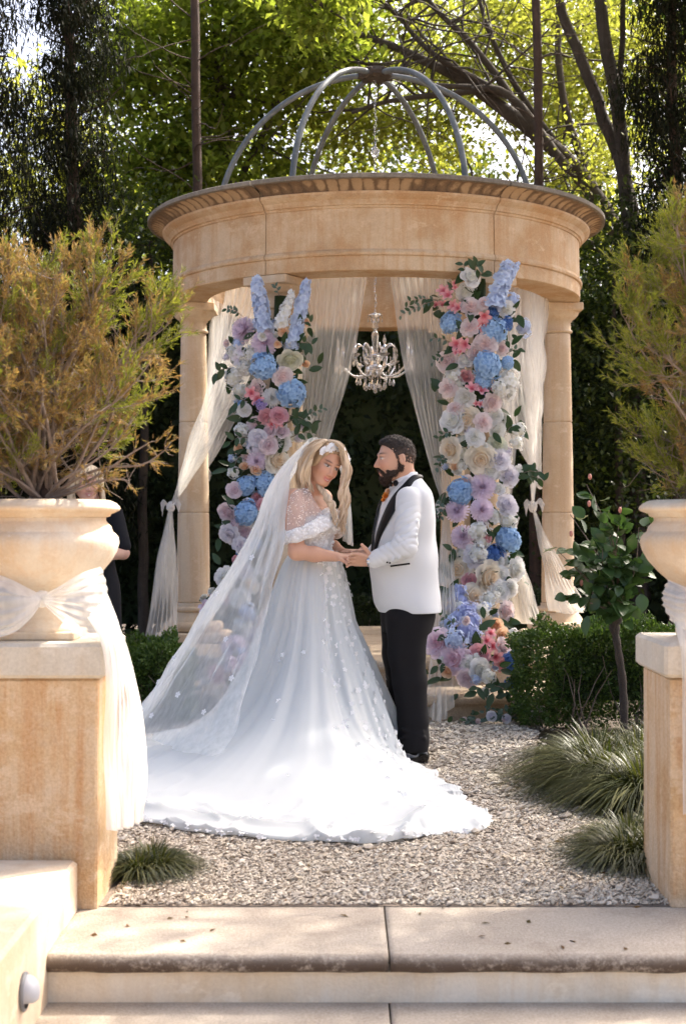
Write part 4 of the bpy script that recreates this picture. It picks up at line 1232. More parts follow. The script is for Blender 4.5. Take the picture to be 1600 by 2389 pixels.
# leaf litter on the gravel and steps
def litter():
    r = np.random.default_rng(77)
    n = 150
    p = np.stack([r.uniform(-.85, 1.3, n), r.uniform(4.5, 9.3, n), np.full(n, .016)], 1)
    p[:, 2] = np.where(p[:, 1] < 5.05, .004, .016)
    p = p[(p[:, 0] < bed_edge(p[:, 1]) + .1) & ~((p[:, 1] > 5.85) & (p[:, 0] < .72))]
    k = len(p)
    V, F = leaves(p, np.stack([r.normal(size=k), r.normal(size=k), r.normal(size=k) * .1], 1), r.uniform(.018, .045, k), r.uniform(.008, .018, k), .15, 78, (0, 0, 1))
    m = leafmat('dry_leaf', [(.10, .05, .02), (.18, .10, .04), (.07, .06, .02), (.14, .07, .03)], .1, .8, .1)
    tag(part('fallen_leaves', V, F, m), 'scattered dry leaves on the gravel and stone steps', 'leaves', kind='stuff')
litter()
# ---------------------------------------------------------------- flower garlands
def petal_patch(L, w, cup, curl, n=4, m=3):
    """petal along +x, cupped; returns V (n*m,3), F, u along"""
    u = np.linspace(0, 1, n); v = np.linspace(-1, 1, m)
    U, Vv = np.meshgrid(u, v, indexing='ij')
    hw = w / 2 * np.sin(np.pi * (.10 + .74 * U) ** .85) ** .6
    x = U * L
    y = Vv * hw
    z = cup * L * U ** 1.3 - curl * L * np.clip(U - .55, 0, 1) ** 2 * 4 + .22 * w * Vv ** 2 * (1 - .4 * U)
    return np.stack([x, y, z], -1).reshape(-1, 3), grid_faces(n, m), U.ravel()
class FB:
    def __init__(s): s.V = []; s.F = []; s.C = []; s.n = 0
    def add(s, V, F, c):
        s.V.append(V); s.F.append(np.asarray(F) + s.n); s.C.append(np.broadcast_to(c, (len(V),))); s.n += len(V)
    def mesh(s, name, m):
        c = np.concatenate(s.C)
        return newmesh(name, np.concatenate(s.V), np.concatenate(s.F), m, True, np.repeat(c[:, None], 3, 1))
def rotz(V, a):
    c, s = math.cos(a), math.sin(a)
    return V @ np.array([[c, s, 0], [-s, c, 0], [0, 0, 1]])
def tilt(V, e):
    """raise the petal by angle e about y"""
    c, s = math.cos(e), math.sin(e)
    return np.stack([V[:, 0] * c - V[:, 2] * s, V[:, 1], V[:, 0] * s + V[:, 2] * c], 1)
ROSE = ((3, .02, .15, .42, 1.45), (4, .10, .08, .46, 1.32), (5, .22, .0, .48, 1.2), (6, .36, -.08, .48, 1.0), (7, .50, -.15, .50, .70), (7, .50, -.22, .60, .30))
def rose(m, seed, layers=ROSE, wf=1.5, name='rose', ruf=.0):
    """unit radius, faces +z: nested cups of petals round a closed heart"""
    r = np.random.default_rng(seed)
    b = FB()
    V, F = sphere((0, 0, .02), (.52, .52, .30), 12, 6)
    b.add(V, F, 0.25)
    V, F = sphere((0, 0, .28), (.12, .12, .26), 8, 6)
    b.add(V, F, 0.05)
    n = len(layers)
    for li, (k, r0, z0, L, e) in enumerate(layers):
        for i in range(k):
            wd = 2 * math.pi * (r0 + .6 * L * math.cos(e)) / k * wf
            V, F, u = petal_patch(L * r.uniform(.92, 1.1), max(wd, .2) * r.uniform(.9, 1.1), .10, .16 + .10 * li / n, 5, 5)
            if ruf: V[:, 2] += ruf * L * np.sin(V[:, 1] / max(wd, .2) * 16 + i) * u
            V = tilt(V, e + r.normal() * .08)
            V[:, 0] += r0
            V = rotz(V, 2 * math.pi * (i + .5 * (li % 2)) / k + r.normal() * .10)
            V[:, 2] += z0
            b.add(V, F, np.clip(.10 + .62 * li / (n - 1) + .28 * u, 0, 1))
    return b.mesh(name, m)
def peony(m, seed):
    return rose(m, seed, ((5, .02, .12, .46, 1.45), (6, .10, .08, .50, 1.3), (7, .20, .02, .52, 1.15), (8, .32, -.06, .52, .98), (9, .44, -.12, .52, .75), (9, .50, -.2, .56, .4)), 1.35, 'peony', .07)
def dahlia(m, seed, name='dahlia'):
    r = np.random.default_rng(seed)
    b = FB()
    V, F = sphere((0, 0, .05), (.30, .30, .34), 10, 6)
    b.add(V, F, 0.1)
    for li, e in enumerate(np.linspace(1.35, -.25, 8)):
        k = int(6 + 16 * math.cos(e * .85))
        for i in range(k):
            L = .62 + .3 * math.cos(e) * r.uniform(.85, 1.05)
            V, F, u = petal_patch(L, .19, .02, -.05, 3, 3)
            V = tilt(V, e + r.normal() * .06)
            V = rotz(V, 2 * math.pi * i / k + li * .4)
            b.add(V + [0, 0, .02], F, np.clip(.2 + .75 * u, 0, 1))
    return b.mesh(name, m)
def floret(s, r, np_=4):
    Vs, Fs, cs, n = [], [], [], 0
    for i in range(np_):
        V, F, u = petal_patch(s, s * .95, .18, .1, 3, 3)
        V = rotz(V, 2 * math.pi * i / np_)
        Vs.append(V); Fs.append(F + n); cs.append(.2 + .8 * u); n += len(V)
    return np.concatenate(Vs), np.concatenate(Fs), np.concatenate(cs)
def orient(V, N, r):
    x = unit(np.cross(N, r.normal(size=3))); y = np.cross(N, x)
    return V[:, :1] * x + V[:, 1:2] * y + V[:, 2:] * N
def hydrangea(m, seed, k=58, s=.27, flat=.85, jit=.08, name='hydrangea'):
    r = np.random.default_rng(seed)
    b = FB()
    V, F = sphere((0, 0, 0), .62, 10, 6)
    b.add(V, F, 0.0)
    for i in range(k):
        z = 1 - 1.35 * (i + .5) / k
        a = i * 2.39996
        N = np.array([math.sqrt(max(0, 1 - z * z)) * math.cos(a), math.sqrt(max(0, 1 - z * z)) * math.sin(a), z])
        V, F, c = floret(s * r.uniform(.85, 1.15), r)
        N2 = unit(N + r.normal(size=3) * .22)
        b.add(orient(V, N2, r) + N * (.78 + r.normal() * jit) * [1, 1, flat], F, c)
    return b.mesh(name, m)
def cluster(m, seed, k=26):
    return hydrangea(m, seed, k, .30, .6, .16, 'blossom_cluster')
def lily(m, seed):
    r = np.random.default_rng(seed)
    b = FB()
    for q in range(2):
        o = np.array([(-.35, .1, 0), (.4, -.15, .1)][q])
        for i in range(5):
            V, F, u = petal_patch(.72, .42, .30, .28, 5, 3)
            V = tilt(V, .35)
            V = rotz(V, 2 * math.pi * i / 5 + q)
            b.add(V + o, F, u)
        V, F = tube(np.array([[0, 0, 0], [0, .03, .3], [.02, .05, .45]]) + o, .018, 5)
        b.add(V, np.array([f for f in F if len(f) == 4]), 0.0)
    return b.mesh('lily', m)
def bud(m, seed):
    return rose(m, seed, ((3, .02, .2, .6, 1.4), (4, .14, .0, .78, 1.3), (5, .30, -.1, .80, 1.2), (5, .44, -.25, .78, 1.02)), 1.5, 'rosebud')
def spike(m, seed, k=46, name='delphinium'):
    """unit height along +z, narrow"""
    r = np.random.default_rng(seed)
    b = FB()
    V, F = tube(np.array([[0, 0, 0], [.01, 0, .5], [0, 0, 1.0]]), np.array([.03, .02, .01]), 5)
    b.add(V, np.array([f for f in F if len(f) == 4]), 0.0)
    for i in range(k):
        z = (i + .5) / k
        a = i * 2.39996
        rr = .10 * (1 - .55 * z ** 3) * r.uniform(.45, 1.3)
        N = unit(np.array([math.cos(a), math.sin(a), .25 + r.normal() * .2]))
        V, F, c = floret((.115 - .055 * z) * r.uniform(.75, 1.3), r, 5)
        b.add(orient(V, N, r) + [math.cos(a) * rr, math.sin(a) * rr, z], F, c)
    return b.mesh(name, m)
PC = {'blue': petal('hydrangea_blue', (.26, .43, .70), (.46, .66, .88)), 'dblue': petal('deep_blue', (.06, .14, .40), (.16, .30, .62)), 'pblue': petal('pale_blue', (.52, .60, .82), (.68, .77, .93)),
      'lilac': petal('dahlia_lilac', (.70, .46, .60), (.88, .76, .85)), 'white': petal('white_petal', (.80, .79, .68), (.90, .90, .89)), 'cream': petal('cream_rose', (.88, .64, .38), (.92, .86, .75)),
      'blush': petal('blush_peony', (.86, .60, .58), (.90, .80, .79)), 'pink': petal('pink_rose', (.66, .26, .30), (.80, .48, .52)), 'mauve': petal('mauve_rose', (.68, .46, .52), (.86, .75, .78)),
      'coral': petal('coral_lily', (.70, .10, .16), (.90, .48, .50)), 'peach': petal('peach_bud', (.84, .44, .22), (.92, .70, .50)), 'lwhite': petal('lilac_white', (.74, .68, .78), (.86, .84, .88)), 'purple': petal('purple_petal', (.26, .18, .46), (.50, .42, .70)), 'violet': petal('violet_blue', (.44, .48, .76), (.66, .71, .92)),
      'orchid': petal('orchid_peony', (.84, .48, .58), (.90, .77, .86)), 'gcream': petal('green_cream', (.60, .62, .42), (.80, .80, .68))}
_fl = {}
FT = {'rose': rose, 'peony': peony, 'dahlia': dahlia, 'hydr': hydrangea, 'clus': cluster, 'lily': lily, 'bud': bud}
def flower(kind, colr, v=0):
    key = (kind, colr, v)
    if key not in _fl: _fl[key] = FT[kind](PC[colr], hash(kind + colr) % 97 + v if False else (sum(map(ord, kind + colr)) + 31 * v))
    return _fl[key]
LM['gar'] = leafmat('garland_leaf', [(.012, .030, .014), (.022, .048, .018), (.035, .07, .022), (.05, .10, .025)], .2, .4, .45)
LM['euc'] = leafmat('eucalyptus_leaf', [(.06, .10, .085), (.09, .14, .115), (.05, .085, .07)], .2, .5, .3)
def leaf_mesh(L, w, m, name='leaf'):
    V, F = rose_leaf(L, w)
    return newmesh(name, V, F, m)
gl = [leaf_mesh(.085, .042, LM['gar']), leaf_mesh(.065, .036, LM['gar']), leaf_mesh(.10, .045, LM['gar'])]
sl_ = [leaf_mesh(.042, .024, LM['gar']), leaf_mesh(.036, .022, LM['euc'])]
class Zm:
    """reads garland positions noted in enlarged views of the photograph"""
    def __init__(s, x0, y0, k): s.x0, s.y0, s.k = x0, y0, k
    def __call__(s, x, y): return s.x0 + x / s.k, s.y0 + y / s.k
def garland(label, cat_loc, axis_px, Dfun, items, sprays, nleaf, seed, core):
    t = thing('flower_garland', cat_loc, label, 'garland', 'flower garlands on the gazebo columns')
    r = np.random.default_rng(seed)
    pts = []
    for kind, colr, px, py, rad in items:
        if kind == 'spike': continue
        D = Dfun(px, py) + r.uniform(-.05, .05)
        p = W(px, py, D)
        s = rad * D / FPX
        # look outwards: towards the steps, fanning to the sides
        ax = axis_px(py)
        N = unit(np.array([(px - ax) / 95.0 * .75 + r.normal() * .3, -1.0, .12 + r.normal() * .33]))
        z = Vector(N)
        q = z.to_track_quat('Z', 'Y')
        q = q @ Quaternion((0, 0, 1), r.uniform(0, 6.28))
        v = int(r.integers(0, 3))
        me = flower(kind, colr, v)
        inst(me.name.split('.')[0], me, p, q, s * (1.16 if kind == 'hydr' else 1.32) * r.uniform(.93, 1.07), t)
        pts.append(p + N * s * -.3)
    for kind, colr, px, py, rad in items:
        if kind.startswith('spike'):
            (x0, y0), (x1, y1) = px, py
            a, b = W(x0, y0, Dfun(x0, y0) - .02), W(x1, y1, Dfun(x1, y1) - .04)
            key = ('spike', colr)
            if key not in _fl: _fl[key] = spike(PC[colr], 5 + len(_fl))
            Lh = np.linalg.norm(b - a)
            q = Vector(b - a).to_track_quat('Z', 'Y')
            inst('delphinium', _fl[key], a, q, (rad * 10.5 / FPX / .15, rad * 10.5 / FPX / .15, Lh), t)
    pts = np.array(pts)
    ctr = pts.copy(); ctr[:, 1] += .12
    # wire-and-moss core the stems are pushed into
    cp = spline(core, 40)
    V, F = tube(cp, .045 * (1 + .15 * vnoise(cp, 2, seed)), 12)
    part('moss_core', V, F, LM['hedge'], t)
    for i in range(95):                       # small blossoms tucked into the gaps
        j = r.integers(0, len(pts))
        p = pts[j] + r.normal(size=3) * [.05, .02, .05] + [0, .04, 0]
        kd, cc = (('clus', 'white'), ('rose', 'white'), ('clus', 'lwhite'), ('rose', 'blush'), ('clus', 'pblue'), ('bud', 'white'))[int(r.integers(0, 6))]
        me = flower(kd, cc, int(r.integers(0, 2)))
        inst(me.name.split('.')[0], me, p, Vector((r.normal() * .5, -1, r.normal() * .4)).to_track_quat('Z', 'Y'), r.uniform(.028, .042), t)
    for i in range(nleaf):
        p = pts[r.integers(0, len(pts))] + r.normal(size=3) * [.055, .02, .055]
        ax = W(axis_px(CAMZ), 0, p[1])[0] if False else W(axis_px(HY - (p[2] - CAMZ) * FPX / p[1]), 0, p[1])[0]
        d = unit(np.array([np.sign(p[0] - ax) * r.uniform(.1, 1) + r.normal() * .4, -.25 + r.normal() * .25, r.normal() * .6]))
        nrm = unit(np.array([r.normal() * .4, -1, .5 + r.normal() * .3]))
        inst('leaf', gl[int(r.integers(0, 3))], p + [0, .045, 0], quat(d, nrm), r.uniform(.85, 1.4), t)
    for s in sprays:                          # stems that reach out with leaf pairs
        a, b, k, big = s
        pa, pb = W(*a, Dfun(*a) - .02), W(*b, Dfun(*a) - .06)
        Q = spline([pa, (pa + pb) / 2 + [0, -.02, .015], pb], 10)
        part('stem', *tube(Q, np.linspace(.0035, .0015, 10), 5), M['twig'], t)
        for i in range(k):
            u = .25 + .75 * i / max(1, k - 1)
            p = Q[int(u * 9)]
            d = unit(unit(pb - pa) * .6 + np.cross(unit(pb - pa), [0, -1, 0]) * (1 if i % 2 else -1) * .9 + r.normal(size=3) * .2)
            inst('leaf', (gl if big else sl_)[int(r.integers(0, 2))], p, quat(d, unit(np.array([r.normal() * .3, -1, .4]))), r.uniform(.8, 1.2), t)
    return t
def conv(Z, L):
    o = []
    for it in L:
        k, c = it[0], it[1]
        if k == 'spike': o.append((k, c, Z(*it[2]), Z(*it[3]), it[4] / Z.k))
        else:
            x, y = Z(it[2], it[3]); o.append((k, c, x, y, it[4] / Z.k))
    return o
ZL = Zm(480, 600, 2.926)
left_items = conv(ZL, [
    ('spike', 'pblue', (395, 490), (345, 125), 62), ('spike', 'pblue', (600, 560), (695, 145), 54), ('spike', 'white', (505, 480), (590, 225), 44),
    ('dahlia', 'lilac', 265, 500, 76), ('dahlia', 'lilac', 400, 585, 76), ('bud', 'peach', 378, 450, 32), ('bud', 'peach', 530, 502, 33), ('bud', 'peach', 490, 590, 23), ('bud', 'peach', 680, 440, 22), ('bud', 'peach', 677, 732, 27),
    ('clus', 'pblue', 580, 590, 46), ('lily', 'lwhite', 240, 660, 62), ('clus', 'white', 310, 655, 50), ('clus', 'white', 185, 640, 40), ('hydr', 'blue', 395, 745, 82), ('hydr', 'white', 265, 750, 52), ('clus', 'white', 190, 820, 58), ('clus', 'white', 240, 910, 54),
    ('rose', 'gcream', 575, 700, 62), ('rose', 'blush', 525, 815, 50), ('hydr', 'blue', 585, 925, 88), ('peony', 'blush', 350, 890, 50), ('lily', 'coral', 335, 950, 62), ('dahlia', 'white', 445, 960, 58), ('clus', 'purple', 375, 1010, 38), ('clus', 'blue', 235, 1010, 34), ('rose', 'white', 265, 1042, 38),
    ('rose', 'pink', 500, 1080, 47), ('rose', 'pink', 410, 1085, 42), ('lily', 'coral', 470, 1138, 44), ('rose', 'mauve', 350, 1160, 54), ('rose', 'mauve', 435, 1182, 47), ('rose', 'mauve', 430, 1285, 48), ('rose', 'lwhite', 352, 1240, 50), ('rose', 'mauve', 520, 1190, 42), ('peony', 'white', 525, 1270, 44),
    ('clus', 'lwhite', 350, 1315, 54), ('clus', 'white', 575, 1222, 42), ('dahlia', 'lilac', 350, 1392, 62), ('rose', 'cream', 490, 1390, 72), ('bud', 'peach', 232, 1310, 32), ('bud', 'peach', 265, 1432, 28), ('bud', 'peach', 340, 1450, 36), ('bud', 'white', 200, 1380, 14),
    ('hydr', 'blue', 275, 1560, 68), ('hydr', 'blue', 400, 1540, 78), ('rose', 'mauve', 195, 1590, 42), ('rose', 'pink', 355, 1640, 36), ('rose', 'pink', 385, 1690, 34), ('hydr', 'blue', 280, 1745, 84), ('rose', 'mauve', 150, 1745, 50), ('clus', 'mauve', 195, 1820, 34),
    ('peony', 'lwhite', 160, 1890, 58), ('peony', 'mauve', 262, 1880, 62), ('peony', 'lwhite', 235, 1965, 48), ('hydr', 'blue', 265, 2040, 54), ('bud', 'pink', 205, 2065, 24), ('peony', 'white', 140, 2190, 62), ('clus', 'white', 155, 2255, 42), ('clus', 'white', 190, 1470, 36), ('rose', 'white', 270, 1240, 40), ('clus', 'white', 245, 1180, 40), ('peony', 'white', 330, 1800, 44), ('clus', 'lwhite', 640, 1150, 30), ('clus', 'white', 690, 1110, 36),
    ('peony', 'lwhite', 260, 2140, 50), ('hydr', 'blue', 330, 1960, 50), ('rose', 'cream', 300, 2240, 50), ('clus', 'white', 240, 2330, 50)])
left_items += [('lily', 'orchid', 490, 1412, 22), ('lily', 'orchid', 520, 1398, 16), ('dahlia', 'lilac', 548, 1512, 29), ('clus', 'white', 566, 1462, 20), ('clus', 'pblue', 575, 1430, 18), ('rose', 'pink', 508, 1572, 17), ('peony', 'lwhite', 590, 1490, 20), ('peony', 'orchid', 575, 1550, 22), ('hydr', 'blue', 610, 1535, 26), ('rose', 'white', 600, 1590, 20), ('clus', 'lilac', 540, 1555, 18), ('rose', 'blush', 620, 1450, 20), ('rose', 'white', 560, 1395, 20)]
axL = lambda py: np.interp(py, [640, 900, 1150, 1330, 1600], [655, 640, 590, 555, 560])
DL = lambda px, py: np.interp(py, [1300, 1480, 1600], [10.48, 10.3, 9.9]) + .12 * ((px - axL(py)) / 80.0) ** 2
garland('tall flower garland with twin pale blue spikes on the column behind the bride', W(560, 1600, 9.9), axL, DL, left_items,
        [(ZL(190, 760), ZL(70, 790), 5, 1), (ZL(250, 400), ZL(140, 350), 9, 0), (ZL(600, 600), ZL(725, 590), 5, 1), (ZL(620, 480), ZL(715, 440), 3, 1), (ZL(640, 1130), ZL(800, 1030), 8, 0), (ZL(560, 1080), ZL(690, 1120), 6, 1), (ZL(580, 1230), ZL(730, 1200), 5, 1), (ZL(290, 1230), ZL(165, 1260), 5, 1), (ZL(270, 980), ZL(210, 990), 3, 1), (ZL(500, 260), ZL(470, 190), 5, 0), (ZL(240, 1350), ZL(190, 1440), 5, 0), (ZL(560, 1130), ZL(640, 1110), 4, 1)],
        190, 101, [W(655, 690, 10.62), W(645, 900, 10.62), W(600, 1120, 10.6), W(560, 1320, 10.58), W(555, 1480, 10.4), W(570, 1590, 10.0)])
ZR = Zm(780, 600, 3.015)
right_items = conv(ZR, [
    ('rose', 'white', 958, 135, 57), ('rose', 'white', 920, 245, 52), ('rose', 'white', 1215, 365, 46), ('lily', 'coral', 785, 255, 62), ('lily', 'coral', 745, 340, 46), ('lily', 'coral', 862, 350, 52), ('lily', 'coral', 850, 192, 28), ('peony', 'blush', 960, 350, 60), ('peony', 'blush', 1052, 320, 40),
    ('spike', 'pblue', (1120, 340), (1235, 20), 74), ('spike', 'pblue', (1200, 220), (1300, 30), 28), ('clus', 'pblue', 1250, 300, 42), ('clus', 'pblue', 1330, 490, 48), ('clus', 'dblue', 1215, 460, 44), ('clus', 'dblue', 1115, 385, 42), ('hydr', 'blue', 820, 460, 72), ('hydr', 'blue', 1120, 510, 86), ('hydr', 'blue', 1075, 760, 90), ('hydr', 'blue', 1215, 740, 48),
    ('lily', 'coral', 1045, 435, 66), ('peony', 'blush', 955, 490, 58), ('lily', 'coral', 900, 610, 66), ('lily', 'coral', 875, 668, 30), ('peony', 'blush', 1065, 610, 66), ('peony', 'blush', 1000, 670, 56), ('peony', 'blush', 800, 735, 66), ('rose', 'blush', 1182, 640, 42), ('rose', 'white', 920, 725, 47),
    ('peony', 'pink', 915, 845, 52), ('clus', 'white', 830, 835, 52), ('clus', 'white', 872, 890, 50), ('hydr', 'blue', 1050, 870, 60), ('lily', 'coral', 1000, 940, 62), ('lily', 'coral', 1078, 905, 44), ('clus', 'purple', 1075, 948, 38), ('peony', 'blush', 800, 920, 52), ('peony', 'white', 920, 985, 60), ('lily', 'coral', 1015, 1032, 28),
    ('clus', 'white', 1220, 870, 78), ('clus', 'white', 1165, 920, 54), ('rose', 'white', 1235, 960, 38), ('peony', 'blush', 1110, 1020, 62), ('peony', 'blush', 855, 1065, 52), ('rose', 'white', 830, 1150, 66), ('rose', 'cream', 930, 1145, 72), ('peony', 'blush', 1045, 1160, 54), ('rose', 'white', 1135, 1115, 42), ('rose', 'white', 1190, 1140, 40), ('rose', 'white', 1145, 1215, 50),
    ('peony', 'white', 990, 1265, 57), ('rose', 'white', 985, 1335, 40), ('bud', 'white', 1060, 1325, 20), ('rose', 'gcream', 1145, 1320, 57), ('clus', 'white', 905, 1285, 44), ('rose', 'cream', 815, 1355, 66), ('clus', 'white', 905, 1390, 48), ('clus', 'white', 890, 1460, 42), ('rose', 'cream', 1030, 1420, 78), ('peony', 'lwhite', 1160, 1420, 62), ('bud', 'peach', 850, 1475, 30),
    ('rose', 'white', 1095, 1500, 47), ('rose', 'white', 1155, 1520, 32), ('peony', 'lwhite', 1230, 1540, 66), ('rose', 'white', 1300, 1510, 38), ('clus', 'white', 1290, 1220, 48), ('clus', 'white', 1280, 1305, 38), ('hydr', 'blue', 890, 1650, 94), ('dahlia', 'lilac', 1040, 1620, 82), ('rose', 'blush', 930, 1575, 32), ('rose', 'white', 1145, 1625, 44),
    ('dahlia', 'lilac', 865, 1785, 72), ('dahlia', 'lilac', 1035, 1780, 78), ('peony', 'lwhite', 1215, 1745, 66), ('clus', 'white', 1120, 1820, 52), ('clus', 'white', 1215, 1850, 52), ('dahlia', 'lilac', 905, 1970, 74), ('clus', 'white', 1010, 1925, 66), ('clus', 'white', 1040, 1995, 52), ('rose', 'pink', 1072, 1985, 27), ('hydr', 'blue', 1215, 1990, 92), ('clus', 'dblue', 1120, 2085, 62), ('clus', 'white', 900, 2090, 48), ('clus', 'white', 1010, 2085, 52)])
ZB2 = Zm(960, 1240, 2.45)
right_items += conv(ZB2, [
    ('peony', 'lwhite', 365, 142, 57), ('clus', 'dblue', 460, 138, 48), ('rose', 'white', 515, 168, 42), ('peony', 'white', 590, 222, 56), ('rose', 'cream', 262, 220, 62), ('rose', 'white', 195, 258, 36), ('rose', 'pink', 335, 290, 37), ('rose', 'cream', 440, 265, 74), ('rose', 'white', 500, 340, 47), ('peony', 'white', 555, 325, 48), ('rose', 'white', 508, 250, 38),
    ('rose', 'cream', 355, 375, 62), ('clus', 'white', 440, 392, 44), ('clus', 'violet', 270, 345, 40), ('clus', 'violet', 275, 400, 48), ('clus', 'violet', 310, 460, 54), ('clus', 'violet', 270, 500, 46), ('clus', 'violet', 340, 520, 50), ('clus', 'violet', 300, 570, 54), ('clus', 'violet', 350, 600, 44), ('clus', 'pblue', 210, 525, 40), ('peony', 'blush', 540, 455, 50), ('bud', 'peach', 475, 540, 42), ('bud', 'peach', 510, 600, 40), ('lily', 'coral', 440, 600, 42), ('lily', 'coral', 442, 645, 46), ('clus', 'white', 580, 595, 38),
    ('peony', 'orchid', 150, 640, 68), ('peony', 'orchid', 245, 730, 73), ('clus', 'pblue', 252, 625, 48), ('rose', 'pink', 385, 702, 47), ('lily', 'coral', 490, 735, 58), ('hydr', 'dblue', 580, 740, 64), ('rose', 'white', 390, 795, 52), ('rose', 'white', 320, 762, 42), ('rose', 'mauve', 315, 838, 44), ('bud', 'peach', 205, 800, 30), ('clus', 'dblue', 568, 862, 28), ('clus', 'white', 440, 832, 32), ('rose', 'blush', 525, 665, 42), ('clus', 'white', 400, 450, 36), ('clus', 'violet', 240, 450, 36)])
axR = lambda py: np.interp(py, [600, 900, 1250, 1420, 1600], [1122, 1110, 1110, 1105, 1120])
DR = lambda px, py: np.interp(py, [600, 1340, 1420, 1500, 1610], [10.48, 10.44, 10.2, 9.72, 9.55]) + .12 * ((px - axR(py)) / 90.0) ** 2
garland('taller flower garland with blue hydrangeas and cream roses beside the groom', W(1120, 1600, 9.8), axR, DR, right_items,
        [(ZR(760, 290), ZR(465, 410), 13, 0), (ZR(740, 300), ZR(510, 310), 11, 0), (ZR(920, 110), ZR(905, 45), 3, 1), (ZR(985, 110), ZR(1005, 50), 3, 1), (ZR(1000, 170), ZR(1060, 100), 4, 1), (ZR(820, 600), ZR(690, 570), 5, 0), (ZR(780, 700), ZR(690, 740), 5, 0), (ZR(1210, 680), ZR(1300, 650), 4, 0), (ZR(1310, 1540), ZR(1470, 1570), 5, 1), (ZR(1300, 1530), ZR(1440, 1510), 4, 1), (ZR(830, 1230), ZR(730, 1270), 6, 0), (ZR(800, 1400), ZR(715, 1480), 7, 0), (ZR(770, 1660), ZR(730, 1790), 8, 0), (ZR(780, 1760), ZR(740, 1850), 6, 0),
         (ZR(1210, 1230), ZR(1260, 1190), 4, 1), (ZR(840, 2050), ZR(810, 2090), 3, 1), (ZB2(240, 370), ZB2(180, 370), 4, 1), (ZB2(400, 880), ZB2(480, 950), 5, 1), (ZB2(470, 880), ZB2(560, 930), 5, 1), (ZB2(380, 890), ZB2(370, 920), 4, 1), (ZB2(190, 760), ZB2(145, 770), 3, 1), (ZB2(270, 560), ZB2(160, 480), 6, 0), (ZB2(560, 800), ZB2(600, 840), 4, 1)],
        230, 102, [W(1122, 650, 10.62), W(1115, 900, 10.62), W(1110, 1200, 10.62), W(1110, 1420, 10.4), W(1105, 1500, 9.95), W(1115, 1580, 9.85)])
# fallen strand along the lowest riser
def strand():
    pts = [ZB2(285, 1085), ZB2(375, 1095), ZB2(455, 1075), ZB2(540, 1075), ZB2(600, 1040), ZB2(625, 980)]
    P = [W(x, y, 9.52) for x, y in pts]
    t = thing('flower_strand', P[2] - [0, 0, .05], 'short strand of pale rosebuds and eucalyptus lying on the gravel', 'garland')
    Q = spline(P, 40)
    Q[:, 2] = np.maximum(Q[:, 2], .02)
    part('stem', *tube(Q, .004, 5), M['twig'], t)
    r = np.random.default_rng(4)
    me = flower('bud', 'blush', 0); me2 = flower('rose', 'lwhite', 1)
    for x, y, s in ((615, 958, 25), (300, 1075, 18), (375, 1105, 22), (455, 1055, 31), (540, 1070, 28), (525, 1080, 18), (560, 1030, 16), (585, 975, 16)):
        p = W(*ZB2(x, y), 9.5)
        p[2] = max(p[2], .03)
        inst('rosebud', me if s < 27 else me2, p, Vector((r.normal() * .3, -1, .4)).to_track_quat('Z', 'Y'), s / 2.45 * 9.5 / FPX, t)
    for i in range(64):
        p = Q[r.integers(0, 40)] + r.normal(size=3) * [.02, .02, .015] + [0, 0, .012 + (.05 if r.uniform() < .2 else 0)]
        p[2] = max(p[2], .012)
        inst('leaf', sl_[1] if i % 3 else sl_[0], p, quat(r.normal(size=3) * [1, .6, .5], (0, -.7, .7)), r.uniform(.9, 1.5), t)
strand()
# ---------------------------------------------------------------- people
class Head:
    def __init__(s, o, f, u=(0, 0, 1), sc=1.0):
        s.o = np.asarray(o, float); s.f = unit(f); s.s = unit(np.cross(u, s.f)); s.u = np.cross(s.f, s.s); s.sc = sc
        s.R = np.stack([s.f, s.s, s.u])
    def __call__(s, f, a, u): return s.o + s.sc * (f * s.f + a * s.s + u * s.u)
    def loc(s, V): return (V - s.o) @ s.R.T / s.sc
def sculpt_head(S, H, fem=False):
    k = H.sc
    E = lambda c, r, kk=.015, op='u': S.ell(H(*c), np.array(r) * k, H.R, kk * k, op)
    Cp = lambda a, b, ra, rb, kk=.015, op='u': S.cap(H(*a), H(*b), ra * k, rb * k, kk * k, op)
    E((-.014, 0, .018), (.098, .076, .100))
    E((.028, 0, -.040), (.064, .058 if fem else .062, .078), .025)
    E((.066, 0, -.098), (.022, .022 if fem else .028, .018), .02)
    for s in (-1, 1):
        Cp((-.012, s * .054, -.058), (.058, s * .018, -.098), .020, .018, .022)
        E((.056, s * .036, -.032), (.026, .022, .024), .02)
    Cp((.077, -.034, .020), (.077, .034, .020), .011 if fem else .014, .011 if fem else .014, .012)
    for s in (-1, 1): E((.098, s * .031, .001), (.019, .019, .011), .010, 's')
    for s in (-1, 1): E((.0745, s * .031, .000), (.0135, .015, .0115), .002)
    Cp((.086, 0, .006), (.104 if fem else .108, 0, -.038), .0075, .0105 if fem else .0125, .009)
    for s in (-1, 1): E((.095, s * .011, -.043), (.010, .008, .007), .005)
    mc = lambda s: -.0735 + (19.0 if fem else 4.0) * s * s
    q = np.linspace(-.0235, .0235, 7)
    for i in range(6):
        a, b = q[i], q[i + 1]
        fa, fb = .0885 - 22 * a * a, .0885 - 22 * b * b
        Cp((fa, a, mc(a) + .0046), (fb, b, mc(b) + .0046), .0054, .0054, .004)
        Cp((fa - .001, a, mc(a) - .0056), (fb - .001, b, mc(b) - .0056), .0062 - 40 * a * a * .12, .0062 - 40 * b * b * .12, .004)
    for i in range(6):
        a, b = q[i] * .85, q[i + 1] * .85
        Cp((.0975 - 22 * a * a, a, mc(a)), (.0975 - 22 * b * b, b, mc(b)), .0018, .0018, .0015, 's')
    for s in (-1, 1):
        E((-.022, s * .079, -.012), (.019, .008, .031), .006)
        E((-.018, s * .087, -.010), (.009, .006, .018), .004, 's')
